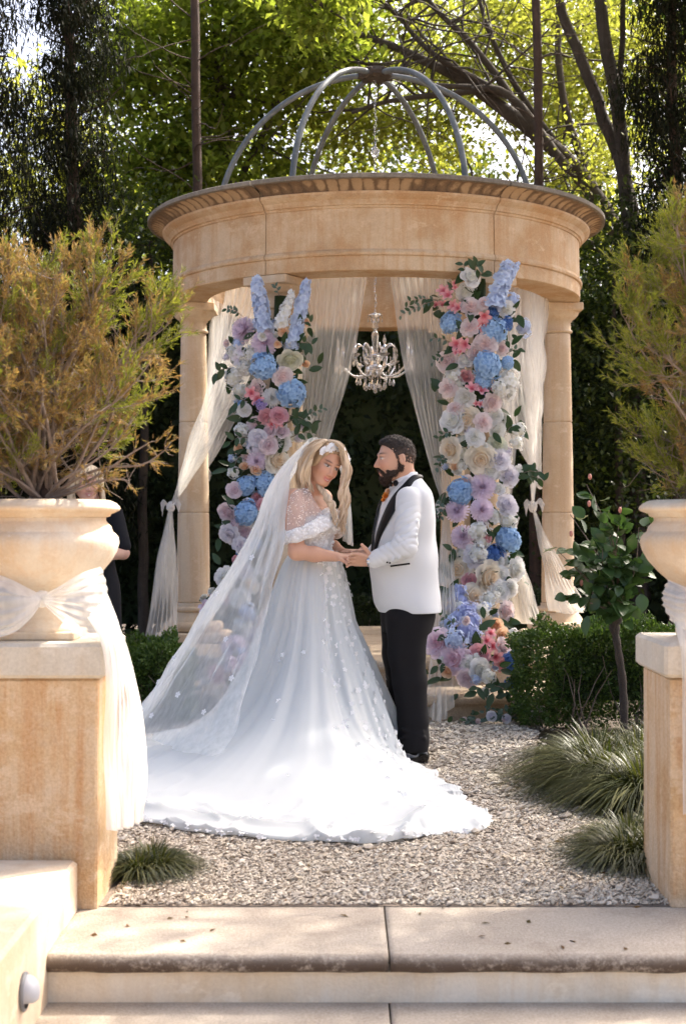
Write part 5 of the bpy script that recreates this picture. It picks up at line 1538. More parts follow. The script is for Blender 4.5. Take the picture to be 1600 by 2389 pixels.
def face_col(V, H, base, lip, brow, fem=False, n=None):
    L = H.loc(V)
    c = np.tile(np.array(base, float), (len(V), 1))
    def blend(mask, col): 
        m = np.clip(mask, 0, 1)[:, None]
        c[:] = c * (1 - m) + np.array(col) * m
    f, s, u = L.T
    fr = (f > .045)
    a = np.abs(s)
    blend(fr * .35 * np.exp(-((a - .042) / .022) ** 2 - ((u + .035) / .022) ** 2), (.62, .24, .17))            # cheeks
    blend(fr * .25 * np.exp(-(s / .016) ** 2 - ((u + .04) / .014) ** 2), (.60, .25, .18))
    e = ((a - .031) / .0155) ** 2 + ((u - .0) / .0062) ** 2
    blend(fr * np.clip(1.6 - e, 0, 1) * .95, (.50, .48, .46))
    blend(fr * (((a - .031) / .0062) ** 2 + (u / .0062) ** 2 < 1), (.035, .022, .016))
    lid = fr * np.exp(-((a - .031) / .017) ** 4 - ((u - .0075) / .0030) ** 2)
    blend(lid * (1.0 if fem else .75), (.02, .012, .010))
    if fem: blend(fr * .55 * np.exp(-((a - .031) / .018) ** 2 - ((u - .011) / .006) ** 2), (.16, .075, .055))
    blend(fr * np.exp(-((a - .032) / .019) ** 4 - ((u - .024 - .10 * (.032 - np.abs(a - .036))) / .0042) ** 2) * .9, brow)
    mu = u - (-.0735 + (19.0 if fem else 4.0) * s * s)
    m = np.exp(-(s / .0245) ** 6 - (mu / .0112) ** 4) * (f > .065)
    blend(m * .9, lip)
    if fem: blend((f > .065) * (np.abs(s) < .0135) * (np.abs(mu) < .0021), (.58, .52, .48))
    else: blend((f > .065) * (np.abs(s) < .019) * (np.abs(mu) < .0016), (.10, .03, .025))
    return c
def hand(S, wrist, fwd, nrm, side, sc=1.0, curl=(.35, .5, .4), spread=.06, thumb=.6):
    fwd = unit(fwd); nrm = unit(np.asarray(nrm) - fwd * np.dot(nrm, fwd)); sd = np.cross(nrm, fwd) * side
    wr = np.asarray(wrist, float)
    P = lambda a, b, c=0: wr + sc * (a * fwd + b * sd + c * nrm)
    for b in (-.026, -.009, .009, .026):
        S.cap(P(.0, b * .6), P(.078, b), .0165 * sc, .0135 * sc, .010)
    for i, (b, L) in enumerate(((-.028, .92), (-.0095, 1.0), (.0095, .96), (.027, .78))):
        p = P(.080, b); d = unit(fwd + sd * (i - 1.5) * spread); r = .0092 * sc
        for j, l in enumerate((.040, .026, .020)):
            a = curl[j]
            d = unit(d * math.cos(a) - nrm * math.sin(a))
            q = p + d * l * L * sc
            S.cap(p, q, r, r * .9, .004)
            p = q; r *= .9
    p = P(.018, -.034); d = unit(fwd * .75 - sd * thumb - nrm * .25); r = .0115 * sc
    S.cap(P(.012, -.018), p, .015 * sc, .012 * sc, .008)
    for l in (.036, .030):
        q = p + d * l * sc
        S.cap(p, q, r, r * .88, .005)
        p = q; r *= .88; d = unit(d + fwd * .35 - nrm * .15)
def lock(pts, r0, amp, waves, seed, k=6, n=34, flat=1.0):
    r = np.random.default_rng(seed)
    P = spline(pts, n)
    t = np.linspace(0, 1, n)
    a = r.uniform(0, 6.28)
    w = amp * np.clip(t * 2.2, 0, 1)
    P = P + np.stack([np.sin(a + waves * 6.28 * t), np.cos(a + waves * 6.28 * t) * .8, .3 * np.sin(a + waves * 6.28 * t)], 1) * w[:, None]
    rad = r0 * np.interp(t, [0, .08, .6, 1], [.55, 1, .9, .12])
    return tube(P, rad, k)
def locks(name, guides, n, r0, jit, amp, waves, cols, parent, seed, m=None):
    r = np.random.default_rng(seed)
    Vs, Fs, Cs, k = [], [], [], 0
    for i in range(n):
        g = guides[i % len(guides)]
        j = r.normal(size=3) * jit
        q = [p + j * (.35 + .65 * u) + r.normal(size=3) * jit * .25 for p, u in zip(g, np.linspace(0, 1, len(g)))]
        V, F = lock(q, r0 * r.uniform(.6, 1.25), amp * r.uniform(.6, 1.3), waves * r.uniform(.85, 1.15), int(r.integers(1e6)))
        Vs.append(V); Fs += [[x + k for x in f] for f in F]; k += len(V)
        a, b = np.array(cols[0]), np.array(cols[1])
        Cs.append(np.tile(a + (b - a) * r.uniform(0, 1), (len(V), 1)))
    return part(name, np.concatenate(Vs), Fs, m or M['blonde'], parent, col=np.concatenate(Cs))
def normals(V, F):
    n = np.cross(V[F[:, 2]] - V[F[:, 0]], V[F[:, 3]] - V[F[:, 1]])
    N = np.zeros_like(V)
    for i in range(4): np.add.at(N, F[:, i], n)
    return unit(N)
def arm_creases(V, F, sh, el, wr, amp=.006):
    """cloth rucks up across the sleeve, most at the elbow"""
    N = normals(V, F)
    for a, b, c in ((sh, el, 1), (wr, el, 1)):
        ax = unit(b - a); L = np.linalg.norm(b - a)
        t = (V - a) @ ax / L
        d = np.linalg.norm(V - a - np.clip(t, 0, 1)[:, None] * (b - a), axis=1)
        m = np.clip(1 - (d - .05) / .04, 0, 1) * np.clip(t * 3, 0, 1) * np.clip((1.12 - t) * 8, 0, 1) * np.interp(t, [0, .35, .9, 1], [.25, .45, 1, 1])
        sk = t * L + .55 * ((V - a) @ np.array([0, 0, 1.0]) if abs(ax[2]) < .7 else (V - a) @ np.array([1.0, 0, 0])) + .012 * vnoise(V, 7, 5, 2)
        w = np.abs(np.sin(sk * 75)) ** .7 - .55
        V = V + N * (m * amp * (w + .5 * vnoise(V, 11, 6, 2)))[:, None]
    return V
# ================= groom
FG = unit(np.array([-.93, -.37, 0.0]))
gr = thing('person', G(958, 1772), 'bearded groom in white dinner jacket with black lapels holding hands', 'person')
HG = Head(W(921, 1068, 8.05), (-.975, -.20, -.06), (0.02, 0, 1), 1.0)
S = Sdf((-.02, 7.6, -.01), (.62, 8.55, 1.83), .0046)
sculpt_head(S, HG)
S.chain([HG(-.035, 0, -.05), W(943, 1120, 8.08), W(946, 1150, 8.08)], [.064, .066, .085], .02)
S.tower([(1.46, .345, 8.08, .10, .17), (1.30, .345, 8.08, .12, .17), (1.1, .335, 8.08, .12, .15), (.9, .35, 8.08, .12, .17)], FG, .03)
for D0, D1, D2, ex in ((7.89, 7.82, 7.845, 945), (8.28, 8.30, 8.10, 935)):
    S.chain([W(952, 1175, D0 + (.05 if D0 < 8 else -.05)), W(ex, 1275, D1), W(862, 1307, D2)], [.042, .040, .028], .02)
for dd, o in ((8.0, 0), (8.2, -10)):
    S.chain([W(950 + o, 1420, dd), W(952 + o, 1570, dd - .01), W(965 + o, 1745, dd)], [.09, .06, .04], .02)
gw = W(864, 1308, 7.845)
hand(S, gw, W(824, 1304, 7.80) - gw, (.15, -.9, -.45), 1, 1.06, (-.25, -.45, -.5), .05, .75)
gw2 = W(864, 1294, 8.10)
hand(S, gw2, W(822, 1284, 8.03) - gw2, (.2, .15, -1), -1, 1.08, (-.05, -.25, -.25), .05, -.7)
V, F = S.mesh()
cg = face_col(V, HG, (.56, .325, .225), (.46, .21, .17), (.035, .022, .016))
part('body', V, F, M['skin'], gr, col=cg)
S = Sdf(HG.o - .17, HG.o + .17, .0036)
E_ = lambda S, H, c, r, k=.012, op='u': S.ell(H(*c), np.array(r) * H.sc, H.R, k, op)
E_(S, HG, (-.016, 0, .019), (.0995, .0785, .1025))
E_(S, HG, (.018, 0, .078), (.066, .058, .042), .02)
E_(S, HG, (.098, 0, -.02), (.108, .12, .098), .008, 's')
E_(S, HG, (-.01, 0, -.175), (.22, .2, .098), .008, 's')
for s in (-1, 1): E_(S, HG, (-.012, s * .09, -.03), (.022, .03, .042), .006, 's')
V, F = S.mesh()
V += unit(V - HG.o) * (.0032 * vnoise(V, 26, 3) + .0015 * vnoise(V, 60, 4))[:, None]
fade = np.clip((.055 - HG.loc(V)[:, 2]) / .09, 0, 1)[:, None]
hc = (np.array([.022, .014, .010]) * (1 - fade) + np.array([.13, .08, .058]) * fade) * (1 + .6 * vnoise(V, 38, 5))[:, None]
part('hair', V, F, M['hair_m'], gr, col=np.abs(hc))
HV, HF = V, F
S = Sdf(HG.o - .19, HG.o + .19, .0036)
E_(S, HG, (.060, 0, -.110), (.031, .033, .036))
for s in (-1, 1):
    S.cap(HG(-.018, s * .063, -.050), HG(.055, s * .032, -.100), .016, .021, .02)
    S.cap(HG(-.006, s * .071, -.005), HG(-.014, s * .063, -.060), .008, .016, .01)
    S.cap(HG(.05, s * .045, -.070), HG(.02, s * .055, -.085), .013, .016, .012)
    S.cap(HG(.094, s * .004, -.057), HG(.078, s * .033, -.078), .0075, .009, .006)
E_(S, HG, (.098, 0, -.073), (.020, .017, .0075), .004, 's')
V, F = S.mesh()
V += unit(V - HG(.03, 0, -.07)) * (.0035 * vnoise(V, 22, 7) + .002 * vnoise(V, 55, 8))[:, None]
part('beard', V, F, M['hair_m'], gr, col=np.abs(np.tile([.034, .019, .013], (len(V), 1)) * (1 + .5 * vnoise(V, 30, 9))[:, None]))
def strands(name, V, N, n, L, rr, mat, cols, parent, seed, flow=(0, 0, 0)):
    """short separate hairs standing off a surface"""
    r = np.random.default_rng(seed)
    i = r.choice(len(V), n)
    d = unit(N[i] * .55 + np.asarray(flow) + r.normal(size=(n, 3)) * .35)
    L = L * r.uniform(.6, 1.3, n)[:, None]
    a = V[i]; b = a + d * L * .6; c = a + unit(d + np.asarray(flow) * .8) * L
    s = unit(np.cross(d, r.normal(size=(n, 3)))) * rr; t = np.cross(unit(d), s)
    Q = np.stack([a + s, a - s * .5 + t, a - s * .5 - t, b + s * .8, b + (-s * .5 + t) * .8, b + (-s * .5 - t) * .8, c], 1).reshape(-1, 3)
    f4 = np.array([[0, 1, 4, 3], [1, 2, 5, 4], [2, 0, 3, 5]]); f3 = np.array([[3, 4, 6], [4, 5, 6], [5, 3, 6]])
    k = 7 * np.arange(n)[:, None, None]
    cc = np.array(cols[0]) + (np.array(cols[1]) - np.array(cols[0])) * r.uniform(0, 1, (n, 1))
    return part(name, Q, [(f4[None] + k).reshape(-1, 4), (f3[None] + k).reshape(-1, 3)], mat, parent, col=np.repeat(cc, 7, 0), kind='stuff')
strands('hair_strands', HV, normals(HV, HF), 5200, .007, .0006, M['hair_m'], ((.016, .010, .007), (.06, .04, .028)), gr, 3, -HG.f * .7)
strands('beard_strands', V, normals(V, F), 4400, .009, .0006, M['hair_m'], ((.02, .011, .008), (.085, .048, .03)), gr, 4, -HG.u * .6 + HG.f * .3)
# jacket
def torso_pt(py, ang, off=.004):
    """point on the jacket at picture height py, angle from the facing direction towards the near side"""
    z = CAMZ - (py - HY) * 8.08 / FPX
    lv = np.array(sorted(lev)); cx, a, b = [np.interp(z, lv[:, 0], lv[:, j]) for j in (1, 3, 4)]
    f2 = FG[:2]; s2 = np.array([-f2[1], f2[0]])
    u, v = (a + off) * math.cos(ang), (b + off) * math.sin(ang)
    n = unit(np.array([*(f2 * math.cos(ang) / a + s2 * math.sin(ang) / b), .15]))
    return np.array([cx + f2[0] * u + s2[0] * v, 8.08 + f2[1] * u + s2[1] * v, z]), n
S = Sdf((.0, 7.62, .78), (.64, 8.55, 1.60), .0052)
def fold_wob(P):
    return (.0035 * np.sin(P[..., 2] * 26 + P[..., 0] * 14 + 2 * np.sin(P[..., 1] * 9)) * np.clip((1.42 - P[..., 2]) * 4, 0, 1)).astype('f4')
lev = []
for py, c, a, b in ((1428, 956, .160, .205), (1400, 949, .176, .205), (1332, 942, .186, .200), (1262, 942, .172, .200), (1205, 947, .148, .205), (1172, 950, .130, .205), (1148, 953, .108, .186), (1130, 953, .088, .130), (1114, 951, .070, .085)):
    q = W(c, py, 8.08); lev.append((q[2], q[0], 8.08, a, b))
S.tower(lev, FG, .02, wob=fold_wob)
for D0, D1, D2, ex, wx, wy in ((7.90, 7.815, 7.84, 945, 872, 1306), (8.27, 8.32, 8.10, 935, 872, 1293)):
    sh, el, wr = W(953, 1165, D0 + (.02 if D0 < 8 else -.02)), W(ex, 1276, D1), W(wx, wy, D2)
    S.cap(sh, el, .069, .061, .010); S.cap(el, wr, .061, .046, .02)
    for u, o in ((.55, .006), (.72, .008), (.86, .007)):          # creases gathering above the elbow
        p = sh + (el - sh) * u
        S.cap(p + [-.045, -.045, -.012], p + [.055, -.035, .022], o, o, .014)
    for u in (.2, .4):
        p = el + (wr - el) * u
        S.cap(p + [.0, -.05, -.045], p + [.03, -.05, .05], .006, .006, .014)
for ang in (2.35,):                       # side vent and back seam
    pts = [torso_pt(py, ang, .002)[0] for py in (1190, 1250, 1310, 1370, 1425)]
    S.chain(pts, [.003, .003, .004, .0055, .0065], .004, op='s')
V, F = S.mesh()
V = arm_creases(V, F, W(953, 1158, 7.90), W(945, 1276, 7.815), W(872, 1306, 7.84), .011)
from mathutils.bvhtree import BVHTree
jb = BVHTree.FromPolygons(V.tolist(), F.tolist())
def on_jacket(px, py, off=.006):
    d = Vector(W(px, py, 1.0) - np.array([0, 0, CAMZ])).normalized()
    h = jb.ray_cast(Vector((0, 0, CAMZ)), d)
    return (np.array(h[0]) - np.array(d) * off) if h[0] is not None else W(px, py, 7.9)
def seg_dist(V, pts):
    d = np.full(len(V), 9.0)
    for a, b in zip(pts[:-1], pts[1:]):
        t = np.clip(((V - a) @ (b - a)) / ((b - a) @ (b - a)), 0, 1)
        d = np.minimum(d, np.linalg.norm(V - a - t[:, None] * (b - a), axis=1))
    return d
c0 = np.tile([.82, .82, .835], (len(V), 1))
part('jacket', V, F, M['jacket'], gr)
# satin shawl lapels
def lapel(pts, wd, name, m):
    """ribbon along pts, each (point, outward normal, half width)"""
    L, Rr = [], []
    P = spline([p for p, n, w_ in pts], 26); Nn = unit(spline([n for p, n, w_ in pts], 26)); Wd = spline([[w_, 0, 0] for p, n, w_ in pts], 26)[:, 0]
    T = unit(np.gradient(P, axis=0)); B = np.cross(Nn, T)
    rows = [P + B * Wd[:, None] * u + Nn * (.012 - .010 * abs(u) ** 2)[..., None] if False else P + B * Wd[:, None] * u + Nn * (.006 * (1 - u * u) + .002) for u in (-1, -.6, 0, .6, 1)]
    V = np.stack(rows, 1).reshape(-1, 3)
    return part(name, V, grid_faces(26, 5), m, gr)
for sgn in (1, -1):
    pts = []
    for py, ang, w_ in ((1114, 2.6, .013), (1114, 1.9, .016), (1120, 1.35, .024), (1140, .80, .032), (1170, .50, .038), (1205, .34, .036), (1245, .20, .028), (1290, .08, .016)):
        p, n = torso_pt(py, sgn * ang)
        pts.append((p, n, w_))
    lapel(pts, .03, 'lapel', M['satin'])
q = W(950, 1102, 8.08)
lv2 = [(W(0, py, 8.08)[2], W(c, py, 8.08)[0], 8.08, a, b) for py, c, a, b in ((1126, 946, .082, .088), (1112, 944, .074, .076), (1101, 944, .070, .070))]
S = Sdf((.2, 7.9, 1.50), (.5, 8.3, 1.62), .004)
S.tower(lv2, FG, .006)
part('shirt_collar', *S.mesh(), M['shirt'], gr)
bt, bn = torso_pt(1128, 0.0, -.01)
bw = MB()
for s in (-1, 1):
    bw.add(*sphere(bt + np.array([-FG[1], FG[0], 0]) * s * .028 + FG * .012, (.016, .026, .018), 10, 7))
bw.part('bow_tie', M['satin'], gr)
part('pocket_trim', *tube(spline([on_jacket(x, y, -.001) for x, y in ((911, 1321), (926, 1319), (941, 1317), (956, 1315))], 12), .0055, 6), M['satin'], gr)
for wx, wy, D2, ex, D1 in ((866, 1307, 7.842, 945, 7.815), (866, 1294, 8.10, 935, 8.32)):
    a, b = W(wx + 5, wy, D2), W(wx - 3, wy, D2)
    part('shirt_cuff', *tube(np.array([a, b]), .039, 18), M['shirt'], gr)
wt = W(861, 1308, 7.84)
wa = MB().add(*tube(np.array([wt + [.006, 0, 0], wt + [-.008, 0, 0]]), .034, 18)).add(*lathe([(.001, .008), (.015, .008), (.018, 0)], 16))
wa.V[1] = np.stack([wa.V[1][:, 0] + wt[0], -wa.V[1][:, 2] + wt[1] - .030, wa.V[1][:, 1] + wt[2]], 1)
wa.part('wristwatch', M['wire'], gr)
for dx in (0, 6):
    pb_ = on_jacket(903 + dx, 1312 + dx * .2, .001)
    part('cuff_button', *sphere(pb_, .0055, 8, 6), M['satin'], gr)
# trousers and shoes
S = Sdf((.08, 7.7, .02), (.62, 8.5, .96), .0055)
lt = [(W(0, py, 8.08)[2], W(c, py, 8.08)[0], 8.08, a, b) for py, c, a, b in ((1395, 952, .150, .175), (1440, 951, .145, .175), (1475, 949, .125, .17))]
S.tower(lt, FG, .02)
for dd, o in ((7.985, 0), (8.185, -14)):
    S.chain([W(951 + o, 1445, dd), W(948 + o, 1525, dd), W(955 + o, 1590, dd), W(963 + o, 1680, dd), W(964 + o, 1722, dd), W(962 + o, 1742, dd)], [.118, .100, .092, .082, .082, .086], .02, flat=((0, 1, 0), .92))
    S.cap(W(935 + o, 1700, dd - .07), W(990 + o, 1722, dd - .06), .007, .007, .014)
    S.cap(W(930 + o, 1724, dd - .07), W(985 + o, 1708, dd - .06), .006, .006, .014)
    S.ell(W(963 + o, 1775, dd), (.14, .14, .060), None, .006, 's')
V, F = S.mesh()
part('trousers', V, F, M['black'], gr)
for dd, o, yw in ((7.97, 0, -.62), (8.20, -12, -.45)):
    f = unit(np.array([-1.0, yw, 0])); h0 = np.array([W(985 + o, 0, dd)[0], dd + .03, 0])
    S = Sdf(h0 + [-.34, -.32, 0.001], h0 + [.12, .14, .15], .0042)
    sd = np.array([-f[1], f[0], 0])
    S.cap(h0 + [0, 0, .045], h0 + f * .12 + [0, 0, .045], .040, .043, .02)
    S.cap(h0 + f * .10 + [0, 0, .036], h0 + f * .205 + [0, 0, .028], .045, .034, .03)
    S.cap(h0 + f * .02 + [0, 0, .07], h0 + f * .06 + [0, 0, .10], .036, .034, .02)
    S.ell(h0 + f * .1 + [0, 0, -.092], (.6, .6, .100), None, .003, 's')
    part('shoe', *S.mesh(), M['patent'], gr)
    so = []
    for u in np.linspace(0, 2 * math.pi, 26)[:-1]:
        q = .085 + .125 * math.cos(u)
        wv = .041 + .006 * math.sin(q * 14) - .006 * (q > .17)
        so.append(h0 + f * q + sd * wv * math.sin(u))
    so = np.array(so)
    Vs_ = np.concatenate([so + [0, 0, .003], so + [0, 0, .014]])
    part('sole', Vs_, [list(range(25))[::-1], list(range(25, 50))] + grid_faces(2, 25, wrap_b=True)[:, ::-1].tolist(), M['black'], gr, smooth=False)
# buttonhole flower
PC['orange'] = petal('orange_ranunculus', (.72, .20, .02), (.92, .42, .10))
bo = [on_jacket(900, 1157, .018)]
bf = thing('buttonhole_flower', bo[0], 'small orange buttonhole flower pinned to the black lapel', 'flower')
for dx, dz, kd, cc, s in ((0, 0, 'bud', 'orange', .022), (.012, .026, 'bud', 'peach', .017), (.026, -.004, 'clus', 'dblue', .015), (-.012, -.022, 'bud', 'orange', .014)):
    me = flower(kd, cc, 0)
    inst(me.name.split('.')[0], me, bo[0] + [dx, -.01, dz], Vector((-.5, -1, .3)).to_track_quat('Z', 'Y'), s, bf)
for d in ((.4, -.2, .6), (-.5, -.3, .3), (.5, -.3, -.2)):
    inst('leaf', sl_[0], bo[0], quat(d, (0, -1, .2)), .8, bf)
# ================= bride
FBr = unit(np.array([.93, -.37, 0.0]))
BX, BY = -.155, 8.05
br = thing('person', (BX, BY, 0), 'smiling bride in white lace gown and long veil looking down', 'person')
HB = Head(W(759, 1081, 7.97), (.46, -.83, -.33), (.34, .05, .94), .96)
S = Sdf((-.46, 7.6, -.0), (.14, 8.5, 1.76), .0046)
sculpt_head(S, HB, True)
nb = W(726, 1152, 8.02)
S.chain([HB(-.035, 0, -.05), W(735, 1128, 8.0), nb], [.052, .048, .062], .02)
def bl(rows):
    return [(W(0, py, 8.03)[2], W(c, py, 8.03)[0], 8.03, a, b) for py, c, a, b in rows]
S.tower(bl([(1152, 722, .060, .085), (1165, 722, .082, .145), (1190, 724, .10, .150), (1225, 727, .112, .148), (1262, 727, .098, .132), (1292, 727, .093, .125), (1340, 728, .118, .160), (1400, 730, .125, .170)]), FBr, .02)
sdB = np.array([-FBr[1], FBr[0], 0])           # her left, away from the viewer
for s in (-1, 1):
    S.ell(W(750, 1214, 8.03) + sdB * s * .062 + FBr * .035, (.066, .066, .066), None, .03)
    S.chain([W(735, 1420, 8.03) + sdB * s * .08, W(735, 1580, 8.03) + sdB * s * .07, W(735, 1745, 8.06) + sdB * s * .06], [.085, .055, .035], .02)
RS, RE, RW = W(688, 1163, 7.90), W(692, 1288, 7.80), W(784, 1299, 7.835)
LS, LE, LW_ = W(752, 1163, 8.17), W(762, 1270, 8.26), W(795, 1286, 8.10)
for a, b, c in ((RS, RE, RW), (LS, LE, LW_)):
    S.chain([a, a * .5 + b * .5 + [-.004, 0, 0], b, b * .55 + c * .45, c], [.056, .050, .041, .038, .0265], .025)
hand(S, RW, W(838, 1300, 7.835) - RW, (.1, -.35, 1), 1, .86, (.25, .5, .5), .04, .45)
hand(S, LW_, W(838, 1290, 8.03) - LW_, (.1, .2, 1), -1, .92, (.22, .35, .3), .05, .5)
V, F = S.mesh()
cb = face_col(V, HB, (.60, .335, .225), (.50, .13, .13), (.10, .055, .035), True)
part('body', V, F, M['skin'], br, col=cb)
# bodice
S = Sdf((-.42, 7.7, 1.08), (.10, 8.4, 1.42), .005)
S.tower(bl([(1206, 725, .112, .158), (1225, 727, .122, .158), (1262, 727, .108, .142), (1292, 727, .103, .135), (1312, 728, .108, .142)]), FBr, .01)
for s in (-1, 1):
    S.ell(W(750, 1216, 8.03) + sdB * s * .062 + FBr * .036, (.074, .074, .070), None, .02)
V, F = S.mesh()
V += unit(V - [BX, 8.03, 1.25]) * (.0025 * vnoise(V, 18, 2))[:, None]
part('bodice', V, F, M['lace'], br)
# off-shoulder bands round the upper arms
for a, b, sg in ((RS, RE, 1), (LS, LE, -1)):
    m = a * .42 + b * .58
    S = Sdf(m - .19, m + .19, .005)
    ch = [W(778, 1207, 7.92), W(752, 1222, 7.84), W(722, 1238, 7.775), W(690, 1250, 7.755), W(667, 1254, 7.82), W(664, 1252, 7.9)] if sg == 1 else [W(782, 1207, 8.02), W(790, 1225, 8.14), W(785, 1240, 8.24), W(765, 1245, 8.30), W(740, 1245, 8.28)]
    S = Sdf(np.min(ch, 0) - .08, np.max(ch, 0) + .08, .005)
    S.chain(ch, [.040, .042, .040, .036, .036, .034][:len(ch)], .015, flat=(unit(np.array([.2, -1.0 * sg, .1])), .42))
    V, F = S.mesh()
    V += (.003 * vnoise(V, 14, 4))[:, None] * np.array([0, -1, 0])
    part('sleeve_band', V, F, M['lace'], br)
# sheer cape sleeve over the near shoulder
ss = [[W(722, 1138, 7.925), W(730, 1160, 7.885), W(745, 1185, 7.87), W(757, 1206, 7.865)],
      [W(706, 1140, 7.88), W(712, 1170, 7.83), W(720, 1205, 7.80), W(726, 1232, 7.77)],
      [W(690, 1143, 7.835), W(694, 1180, 7.795), W(697, 1215, 7.77), W(700, 1245, 7.75)],
      [W(677, 1154, 7.85), W(671, 1190, 7.82), W(668, 1225, 7.80), W(666, 1250, 7.79)]]
part('sheer_sleeve', *sheet(24, 24, ss, .002, 3, 5), M['sheer'], br)
r = np.random.default_rng(3)
SLV = np.array([q.co[:] for q in bpy.data.objects['sheer_sleeve'].data.vertices]) + org(br)
def blossoms(P, N, size, seed):
    """little five-petalled lace flowers"""
    r = np.random.default_rng(seed)
    Vs, Fs, n = [], [], 0
    base = []
    for i in range(5):
        a = 2 * math.pi * i / 5
        c, s = math.cos(a), math.sin(a); c2, s2 = math.cos(a + .55), math.sin(a + .55); c3, s3 = math.cos(a - .55), math.sin(a - .55)
        base += [[0, 0, .05], [.75 * c2, .75 * s2, .22], [1.05 * c, 1.05 * s, .12], [.75 * c3, .75 * s3, .22]]
    base = np.array(base)
    for p, nn in zip(P, N):
        nn = unit(nn + r.normal(size=3) * .25)
        Vs.append(orient(base * size * r.uniform(.6, 1.3), nn, r) + p)
    V = np.concatenate(Vs)
    return V, np.arange(len(V)).reshape(-1, 4)
part('beads', *blossoms(SLV[r.choice(len(SLV), 190)] + [0, -.003, 0], np.tile([0, -1.0, .2], (190, 1)), .0032, 4), M['white_petal'], br, kind='stuff')
# skirt and train
hem = [G(888, 1745), G(905, 1772), G(950, 1790), (.45, 7.38, 0), (.555, 6.82, 0), (.632, 6.40, 0), (.59, 6.2, 0), (.36, 6.08, 0), (.137, 5.93, 0), (-.17, 5.98, 0), (-.42, 6.08, 0), (-.73, 6.27, 0), (-.97, 6.42, 0), (-1.2, 6.95, 0), (-1.33, 7.7, 0), (-1.28, 8.4, 0), (-1.12, 8.95, 0), (-.75, 9.12, 0), (-.38, 8.80, 0), (-.10, 8.55, 0), (.12, 8.42, 0)]
hem = np.array([np.asarray(h, float)[:2] for h in hem]) - [BX, BY]
hth = np.unwrap(np.arctan2(hem[:, 1], hem[:, 0])); hr = np.linalg.norm(hem, axis=1)
if hth[-1] < hth[0]: hth, hr = hth[::-1], hr[::-1]
o_ = np.argsort(np.mod(hth, 2 * math.pi)); tt = np.mod(hth, 2 * math.pi)[o_]; rr_ = hr[o_]
NT, NZ = 760, 130
th = np.linspace(0, 2 * math.pi, NT, endpoint=False)
Rh = np.interp(th, np.concatenate([tt - 2 * math.pi, tt, tt + 2 * math.pi]), np.tile(rr_, 3))
kern = np.hanning(11); kern /= kern.sum()
Rh = Rh * (1 + .006 * np.sin(th * 41 + np.sin(th * 9)) + .005 * np.sin(th * 97 + 2 * np.sin(th * 13)) + .010 * np.sin(th * 17 + 1.1))
Rh = np.convolve(np.concatenate([Rh[-12:], Rh, Rh[:12]]), kern, 'same')[12:-12]
zw = 1.145
v = np.linspace(0, 1, NZ)
z = zw * (1 - v) ** 2.6
dirv = np.stack([np.cos(th), np.sin(th)], 1)
fcos = dirv @ FBr[:2]                            # 1 in front of her
bell = np.interp(z, [0, .1, .25, .55, .77, .93, 1.06, 1.145], [.50, .475, .42, .300, .205, .172, .140, .112])
back = np.interp(z, [0, .1, .25, .55, .77, .93, 1.06, 1.145], [.64, .585, .50, .365, .275, .212, .160, .114])
wb = np.clip(.5 - .5 * fcos + .30 * np.clip(-dirv[:, 1], 0, 1), 0, 1)
rb = bell[None] * (1 - wb[:, None]) + back[None] * wb[:, None]
rb = rb * (1 + .20 * np.abs(dirv @ sdB[:2])[:, None] * np.clip((z - .75) / .3, 0, 1)[None])
tail = np.clip(Rh - rb[:, -1], -.2, None)
hgt = .09 + .09 * np.clip(tail / 2.0, 0, 1)
hgt = hgt * np.interp((np.degrees(th) + 180) % 360 - 180, [-180, -110, -75, -20, 10, 60, 180], [1, 1, .75, .38, .5, 1, 1])
rad = rb + tail[:, None] * np.exp(-z[None] / hgt[:, None])
fd = np.zeros_like(rad)
for k, ph, am in ((7, .3, 1.0), (13, 1.7, .8), (23, .9, .55), (41, 2.2, .3)):
    fd += am * np.sin(k * th[:, None] + ph + 1.3 * v[None] + .7 * np.sin(3 * th[:, None]))
amp = np.interp(v, [0, .08, .35, .6, .8, 1], [.002, .007, .017, .022, .014, .010])
rad = rad + fd * amp[None]
X = BX + dirv[:, 0, None] * rad; Y = BY + dirv[:, 1, None] * rad
Zg = np.broadcast_to(z[None], rad.shape).copy()
PP = np.stack([X, Y, Zg], -1)
flat_w = np.clip((v - .62) / .2, 0, 1)[None]
Zg = Zg + flat_w * (.006 + .026 * np.abs(vnoise(PP * [1, 1, 0], .75, 12, 2)) + .009 * np.clip(vnoise(PP * [1, 1, 0], 1.7, 21, 2), -.3, 1) + .022 * np.clip(vnoise(PP * [1.2, .6, 0], .55, 31, 1) - .25, 0, 1) + .034 * (1 - np.abs(vnoise(PP * [1, .55, 0], 1.2, 51, 2))) ** 6 + .020 * (1 - np.abs(vnoise(PP * [.8, .9, 0], 2.6, 52, 2))) ** 7) + .006
edge = np.clip((v - .93) / .07, 0, 1)[None]
Zg = Zg * (1 - .75 * edge) + edge * (.006 + .012 * np.clip(vnoise(PP * [1, 1, 0], 2.6, 14, 2), 0, 1))
PP[..., 2] = np.maximum(Zg, .005)
part('skirt', PP.reshape(-1, 3), grid_faces(NT, NZ, wrap_a=True), M['gown'], br)
